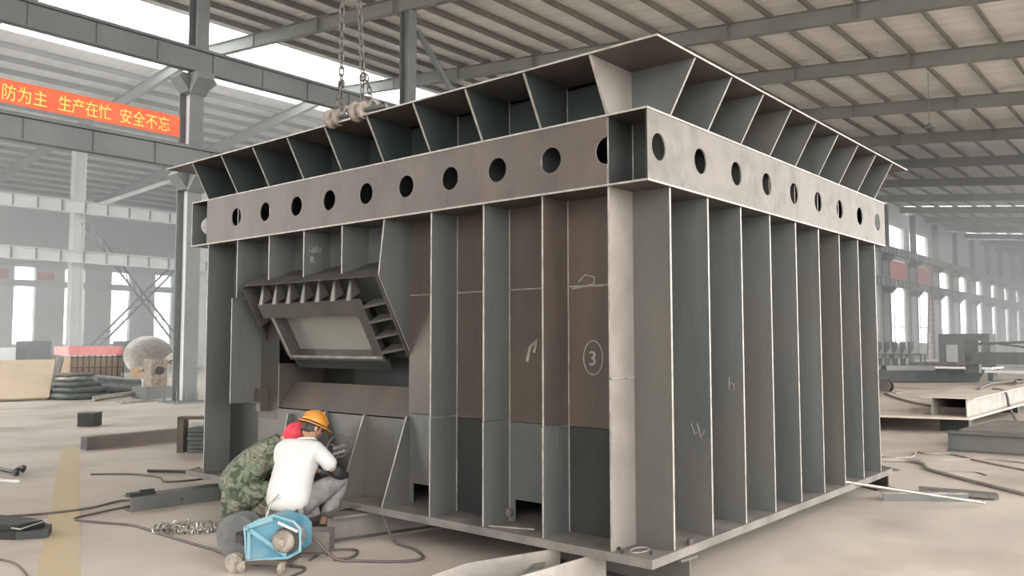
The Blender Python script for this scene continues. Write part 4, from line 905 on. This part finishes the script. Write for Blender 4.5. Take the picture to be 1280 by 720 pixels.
m = MB(); m.box(-1.385, -.815, 12.9, 12.91, .31, .45); m.build('diaphragm', m_rust, t)
for k, (x, y_) in enumerate(((-1.1, 13.0), (-3.6, 12.6), (-1.2, 18.5), (-5, 18.5))):
    o = box('support_block', x - .25, x + .25, y_ - .15, y_ + .15, 0, .27, m_dark); setp(o, ['dark block under the near right end of the plate girder', 'dark block under the near left end of the plate girder', 'dark block under the far right end of the plate girder', 'dark block under the far left end of the plate girder'][k], 'block')
cable([(-4.0, 18.5, .33), (-3.3, 17, .33), (-2.5, 15.5, .33), (-1.6, 14.2, .33)], .03, m_cable, 'dark cable lying on the wide plate girder beside the spool')
cable([(-1.2, 15.5, .68), (-1.3, 17.5, .72), (-1.0, 19.5, .7), (-1.3, 20.5, .7), (-.9, 18, .72)], .035, m_cable, 'cable tangle on top of the plate girder')
cable([(-1.0, 15.8, .68), (-.76, 15.85, .62), (-.70, 15.9, .3), (-.6, 16.0, .02)], .03, m_cable, 'cable draped down the side of the plate girder')
t = thing('cable_spool', (-4.15, 19, .31), 'small dark cable spool standing on the plate girder by the casing', 'spool'); m = MB(); m.rev((-4.15, 18.9, .51), (.3, 1, 0), [(0, .02), (.001, .18), (.03, .18), (.031, .1), (.17, .1), (.171, .18), (.2, .18), (.201, .02)], 20); m.build('reel', m_cable, t, True)
m = MB(); m.box(-4.4, -3.8, 18.8, 19.2, .31, .36); m.build('stand', m_mud, t)
# long box girder and goose neck behind
t = thing('box_girder', (-6.5, 33.5, 0), 'long dark box girder with sloped ends lying across the floor at right', 'girder')
a, b = V((-9.0, 31.5, 0)), V((-4.85, 34.7, 0)); d = (b - a).normalized(); n = V((-d.y, d.x, 0)); Lg = (b - a).length
m = MB(); m.prism([a + V((0, 0, .5)), a + d * .25 + V((0, 0, .02)), a + d * (Lg - .2) + V((0, 0, .02)), a + d * (Lg + .1) + V((0, 0, .5))], n * .6); m.build('girder_body', m_dark, t)
m = MB(); m.obox(a + d * 2.3 + n * .3 + V((0, 0, .6)), d * 1.0, n * .28, (0, 0, .1)); m.build('top_plate', m_paint, t)
t = thing('gooseneck_frame', (-4.5, 33, 0), 'grey gooseneck steel frame with long horizontal beam at the right border', 'frame')
m = MB(); m.box(-5.15, -4.65, 33.0, 33.5, .45, 1.75); m.build('neck', m_blue, t)
m = MB(); m.prism([(-4.9, 32.3, .82), (-1.5, 32.3, .82), (-1.5, 32.3, 1.28), (-4.6, 32.3, 1.28)], (0, .8, 0)); m.build('beam_arm', m_blue, t)
m = MB(); m.bar((-4.8, 33.2, 1.6), (-1.5, 33.2, 1.75), .12, .1); m.bar((-4.0, 33.2, 1.62), (-2.2, 33.2, 1.35), .1, .08); m.build('top_rail', m_blue, t)
m = MB(); m.box(-2.4, -2.0, 32.5, 32.9, 0, .82); m.build('leg', m_blue, t)
t = thing('pale_plate', (-3.8, 36, 0), 'pale long plate on the floor seen under the gooseneck beam', 'plate'); m = MB(); m.box(-5.2, -2.8, 36.2, 37.4, .35, .45); m.build('plate_body', m_pale, t); m = MB(); m.box(-5, -4.8, 36.4, 37.2, 0, .35); m.box(-3.2, -3, 36.4, 37.2, 0, .35); m.build('support', m_paint, t)
# far plates and racks
for k in range(5):
    x = -16.6 + k * .55
    t = thing('slotted_rack', (x, 60, 0), 'hazy grey rack with pale diagonal panels near the casing right edge, %s from the left' % ordn[k].replace('nearest', 'first'), 'rack', 'row of hazy racks'); m = MB(); m.box(x - .06, x + .06, 59.6, 60.6, 0, 1.7); m.build('post', m_paint, t); m = MB(); m.obox((x + .25, 60, .85), (.2, 0, .3), (0, .3, 0), V((-.12, 0, .1))); m.build('panel', m_pale, t)
t = thing('workbench', (-15, 58, 0), 'low hazy workbench with clutter in front of the far windows', 'bench'); m = MB(); m.box(-16.8, -13, 57.5, 58.7, .75, .85); m.build('bench_top', m_paint, t); m = MB()
for x in (-16.7, -13.1):
    for y_ in (57.6, 58.6): m.box(x - .05, x + .05, y_ - .05, y_ + .05, 0, .75)
m.build('legs', m_paint, t)
t = thing('machine_cabinet', (-10.8, 60, 0), 'large hazy grey machine cabinet standing before the far windows', 'machine'); m = MB(); m.box(-12.4, -9.2, 59.5, 61.5, 0, 2.25); m.build('cabinet_body', m_paint, t); m = MB(); m.box(-11.9, -11.2, 59.4, 59.5, .3, 1.5); m.build('door', m_pale, t); m = MB(); m.box(-10.6, -9.6, 59.4, 59.5, .5, 1.0); m.build('panel', m_pale, t)
t = thing('red_ladder', (-18.4, 78, 0), 'thin reddish brown ladder standing before the far right windows', 'ladder')
a = V((-18.8, 82.2, 0)); b = V((-18.8, 83.6, 6.5))
for dy in (0, 2.6): m = MB(); m.bar(a + V((0, dy, 0)), b + V((0, dy * .4, 0)), .12, .12); m.build('rail', m_brick, t)
m = MB()
for k in range(1, 12): f_ = k / 12; m.bar(a.lerp(b, f_), (a + V((0, 2.6, 0))).lerp(b + V((0, 1.04, 0)), f_), .08, .08)
m.build('rungs', m_brick, t)
t = thing('steel_stack', (-9, 42, 0), 'low stack of pale and rusty plates beyond the box girder', 'plates'); 
for k in range(4): m = MB(); m.box(-10.5 + .3 * k, -6.2 + .2 * k, 41.5, 44.5, .16 * k + .02, .16 * k + .14); m.build('plate', [m_paint, m_rust, m_pale, m_base][k], t)
m = MB(); m.box(-10, -9.6, 42, 44, 0, .05); m.build('skid', m_wood, t)
# a few machines further along the hall
for k, (x, y_, sx, sz, mt, lab) in enumerate(((-6, 62, 1.2, 1.3, m_paint, 'hazy low machine above the gooseneck frame at right'), (-8.5, 75, 1.6, 1.2, m_pale, 'pale hazy crate far down the hall'), (-3.5, 52, 1.5, .9, m_pale, 'pale low crate near the right border far down the hall'))):
    t = thing('crate', (x, y_, 0), lab, 'crate'); m = MB(); m.box(x - sx, x + sx, y_ - 1, y_ + 1, .1, sz); m.build('crate_body', mt, t); m = MB(); m.box(x - sx - .05, x + sx + .05, y_ - 1.05, y_ + 1.05, sz, sz + .08); m.build('lid', mt, t); m = MB(); m.box(x - sx + .1, x - sx + .4, y_ - 1, y_ + 1, 0, .1); m.box(x + sx - .4, x + sx - .1, y_ - 1, y_ + 1, 0, .1); m.build('skid', mt, t)

# ------------------------------------------------------------------ left background junk
t = thing('tan_sheet', (-24, 4.5, 0), 'tan board leaning at the left border before the far windows', 'board'); m = MB(); m.prism([(-24.3, 2.5, .05), (-23.6, 5.2, .05), (-26.0, 6.25, 1.12), (-26.4, 3.6, 1.12)], (.05, 0, .04)); m.build('sheet_body', m_tarp, t)
t = thing('board_prop', (-24.5, 5.9, 0), 'dark rusty prop bar at the right edge of the tan board', 'prop'); m = MB(); m.bar((-23.9, 5.35, .06), (-26.0, 6.45, 1.2), .15, .12); m.build('prop_bar', m_rust, t)
for k, (x, y_, z, r_, h, mt, lab) in enumerate(((-23.8, 6.15, .0, .72, .20, m_green, 'lowest dark tyre like coil in the pile by the tan board'), (-23.85, 6.2, .20, .70, .17, m_green, 'second coil up in the dark pile by the tan board'), (-23.9, 6.1, .37, .62, .16, m_green, 'third coil up in the dark pile by the tan board'), (-23.9, 6.05, .55, .48, .12, m_steel, 'shiny steel ring lying on the dark coil pile'), (-23.9, 6.02, .68, .50, .09, m_green, 'topmost dark coil above the shiny ring on the pile'))):
    t = thing('coil', (x, y_, z), lab, 'coil', 'coils piled by the tan board'); m = MB(); m.tube([(x + r_ * math.cos(a_ * PI / 12), y_ + r_ * math.sin(a_ * PI / 12), z + h / 2 + .01 * math.sin(a_ * 2)) for a_ in range(24)], h / 2 * 1.02, 8, closed=True); m.build('coil_body', mt, t, True)
t = thing('belt_roll', (-23.6, 7.2, 0), 'dark grey rolled belt lying beside the coil pile', 'roll'); m = MB(); m.rev((-24.2, 6.75, .38), (.15, 1, -.12), [(0, .02), (.01, .33), (1.35, .31), (1.36, .02)], 18); m.build('roll_body', m_drum, t, True); 
t = thing('long_pipe', (-22.5, 7, 0), 'shiny grey pipe lying along the floor in front of the junk', 'pipe'); m = MB(); m.cyl((-22.2, 5.9, .08), (-22.6, 8.1, .2), .08, 12); m.build('pipe_body', m_steel, t)
t = thing('wire_crate', (-26.5, 7.7, 0), 'wire cage crate with faded pink cover behind the junk pile', 'crate')
m = MB(); m.box(-27.4, -26.2, 6.75, 8.55, 1.28, 1.58); m.build('pink_cover', m_pink, t)
m = MB()
for k in range(10): m.box(-26.13, -26.09, 6.8 + .19 * k, 6.83 + .19 * k, 0, 1.28)
for z in (.15, .5, .85, 1.2): m.box(-26.13, -26.09, 6.8, 8.55, z, z + .04)
m.build('cage', m_rust, t); m = MB(); m.box(-27.3, -26.2, 6.8, 8.5, .05, 1.22); m.build('contents', m_wood, t)
t = thing('dished_end', (-26, 9.2, 0), 'round dished steel end leaning on scrap behind the column', 'dished end'); m = MB(); m.rev((-25.6, 9.15, 1.25), (.75, -.35, .5), [(-.03, .02), (-.02, .78), (.0, .80), (.06, .70), (.16, .45), (.21, .2), (.22, .01)], 28); m.build('dish', m_steel, t, True); m = MB(); m.box(-26.3, -25.7, 8.9, 9.3, 0, .75); m.build('stand', m_paint, t)
t = thing('wooden_crate', (-24.8, 8.9, 0), 'brown wooden crate under the dished end', 'crate'); m = MB(); m.box(-25.3, -24.3, 8.4, 9.1, .5, .85); m.build('crate_body', m_wood, t); m = MB(); m.box(-25.2, -24.3, 8.4, 9.1, 0, .5); m.build('pale_box', m_pale, t)
for k in range(5):
    t = thing('angle_offcut', (-24, 9, .8), 'scrap bar leaning in the heap beside the column, %s one' % ['lowest', 'second lowest', 'middle', 'second highest', 'highest'][k], 'scrap bar', 'scrap bars beside the column'); m = MB(); m.bar((-24.2 + .1 * k, 8.1 + .12 * k, .74 + .05 * k), (-23.7, 9.7 - .03 * k, 1.15 + .15 * k), .10, .07); m.build('bar_body', [m_wood, m_rust, m_steel, m_paint, m_steel][k], t)
t = thing('grey_machine', (-22.3, 8, 0), 'dirty pale grey machine standing left of the crane column', 'machine'); m = MB(); m.box(-22.4, -21.9, 7.45, 7.95, .35, 1.2); m.build('machine_body', m_mud, t); m = MB(); m.rev((-21.88, 7.7, .85), (1, 0, 0), [(0, .01), (.001, .12), (.06, .12), (.061, .01)], 14); m.build('dial', m_black, t); m = MB(); m.box(-22.6, -21.7, 7.2, 8.2, 0, .35); m.build('machine_base', m_paint, t)
t = thing('pale_pipe_rack', (-21.9, 8.3, 0), 'pale flat bar on the floor just left of the column base', 'bar'); m = MB(); m.bar((-20.6, 5.9, .03), (-20.9, 7.9, .05), .12, .05); m.build('bar_body', m_steel, t)
t = thing('low_machines', (-45, 13, 0), 'row of pale machines under the far left windows', 'machines')
for k in range(6): m = MB(); y_ = 8.5 + k * 1.7; m.box(-46, -44.5, y_, y_ + 1.2, 0, 1.1 + .35 * (k % 3)); m.build('machine_body', [m_wallhi, m_pale, m_green][k % 3], t)

# ------------------------------------------------------------------ haze in the hall
mt = bpy.data.materials.new('haze'); mt.use_nodes = True; nt = mt.node_tree; nt.nodes.remove(nt.nodes['Principled BSDF'])
v = nt.nodes.new('ShaderNodeVolumeScatter'); v.inputs['Density'].default_value = .018; v.inputs['Color'].default_value = (.98, .985, .98, 1); v.inputs['Anisotropy'].default_value = .2
nt.links.new(v.outputs[0], nt.nodes['Material Output'].inputs['Volume'])
m = MB(); m.box(-65.8, -21.5, -13.8, 67.8, .01, 15.8); m.build('haze', mt, None, kind='stuff', label='thin dusty haze filling the left part of the hall', cat='haze')
mt2 = mt.copy(); mt2.node_tree.nodes['Volume Scatter'].inputs['Density'].default_value = .026
m = MB(); m.box(-20.15, 11.9, 42, 149.8, .01, 15.0); m.build('haze', mt2, None, kind='stuff', label='thin dusty haze filling the far right part of the hall', cat='haze')
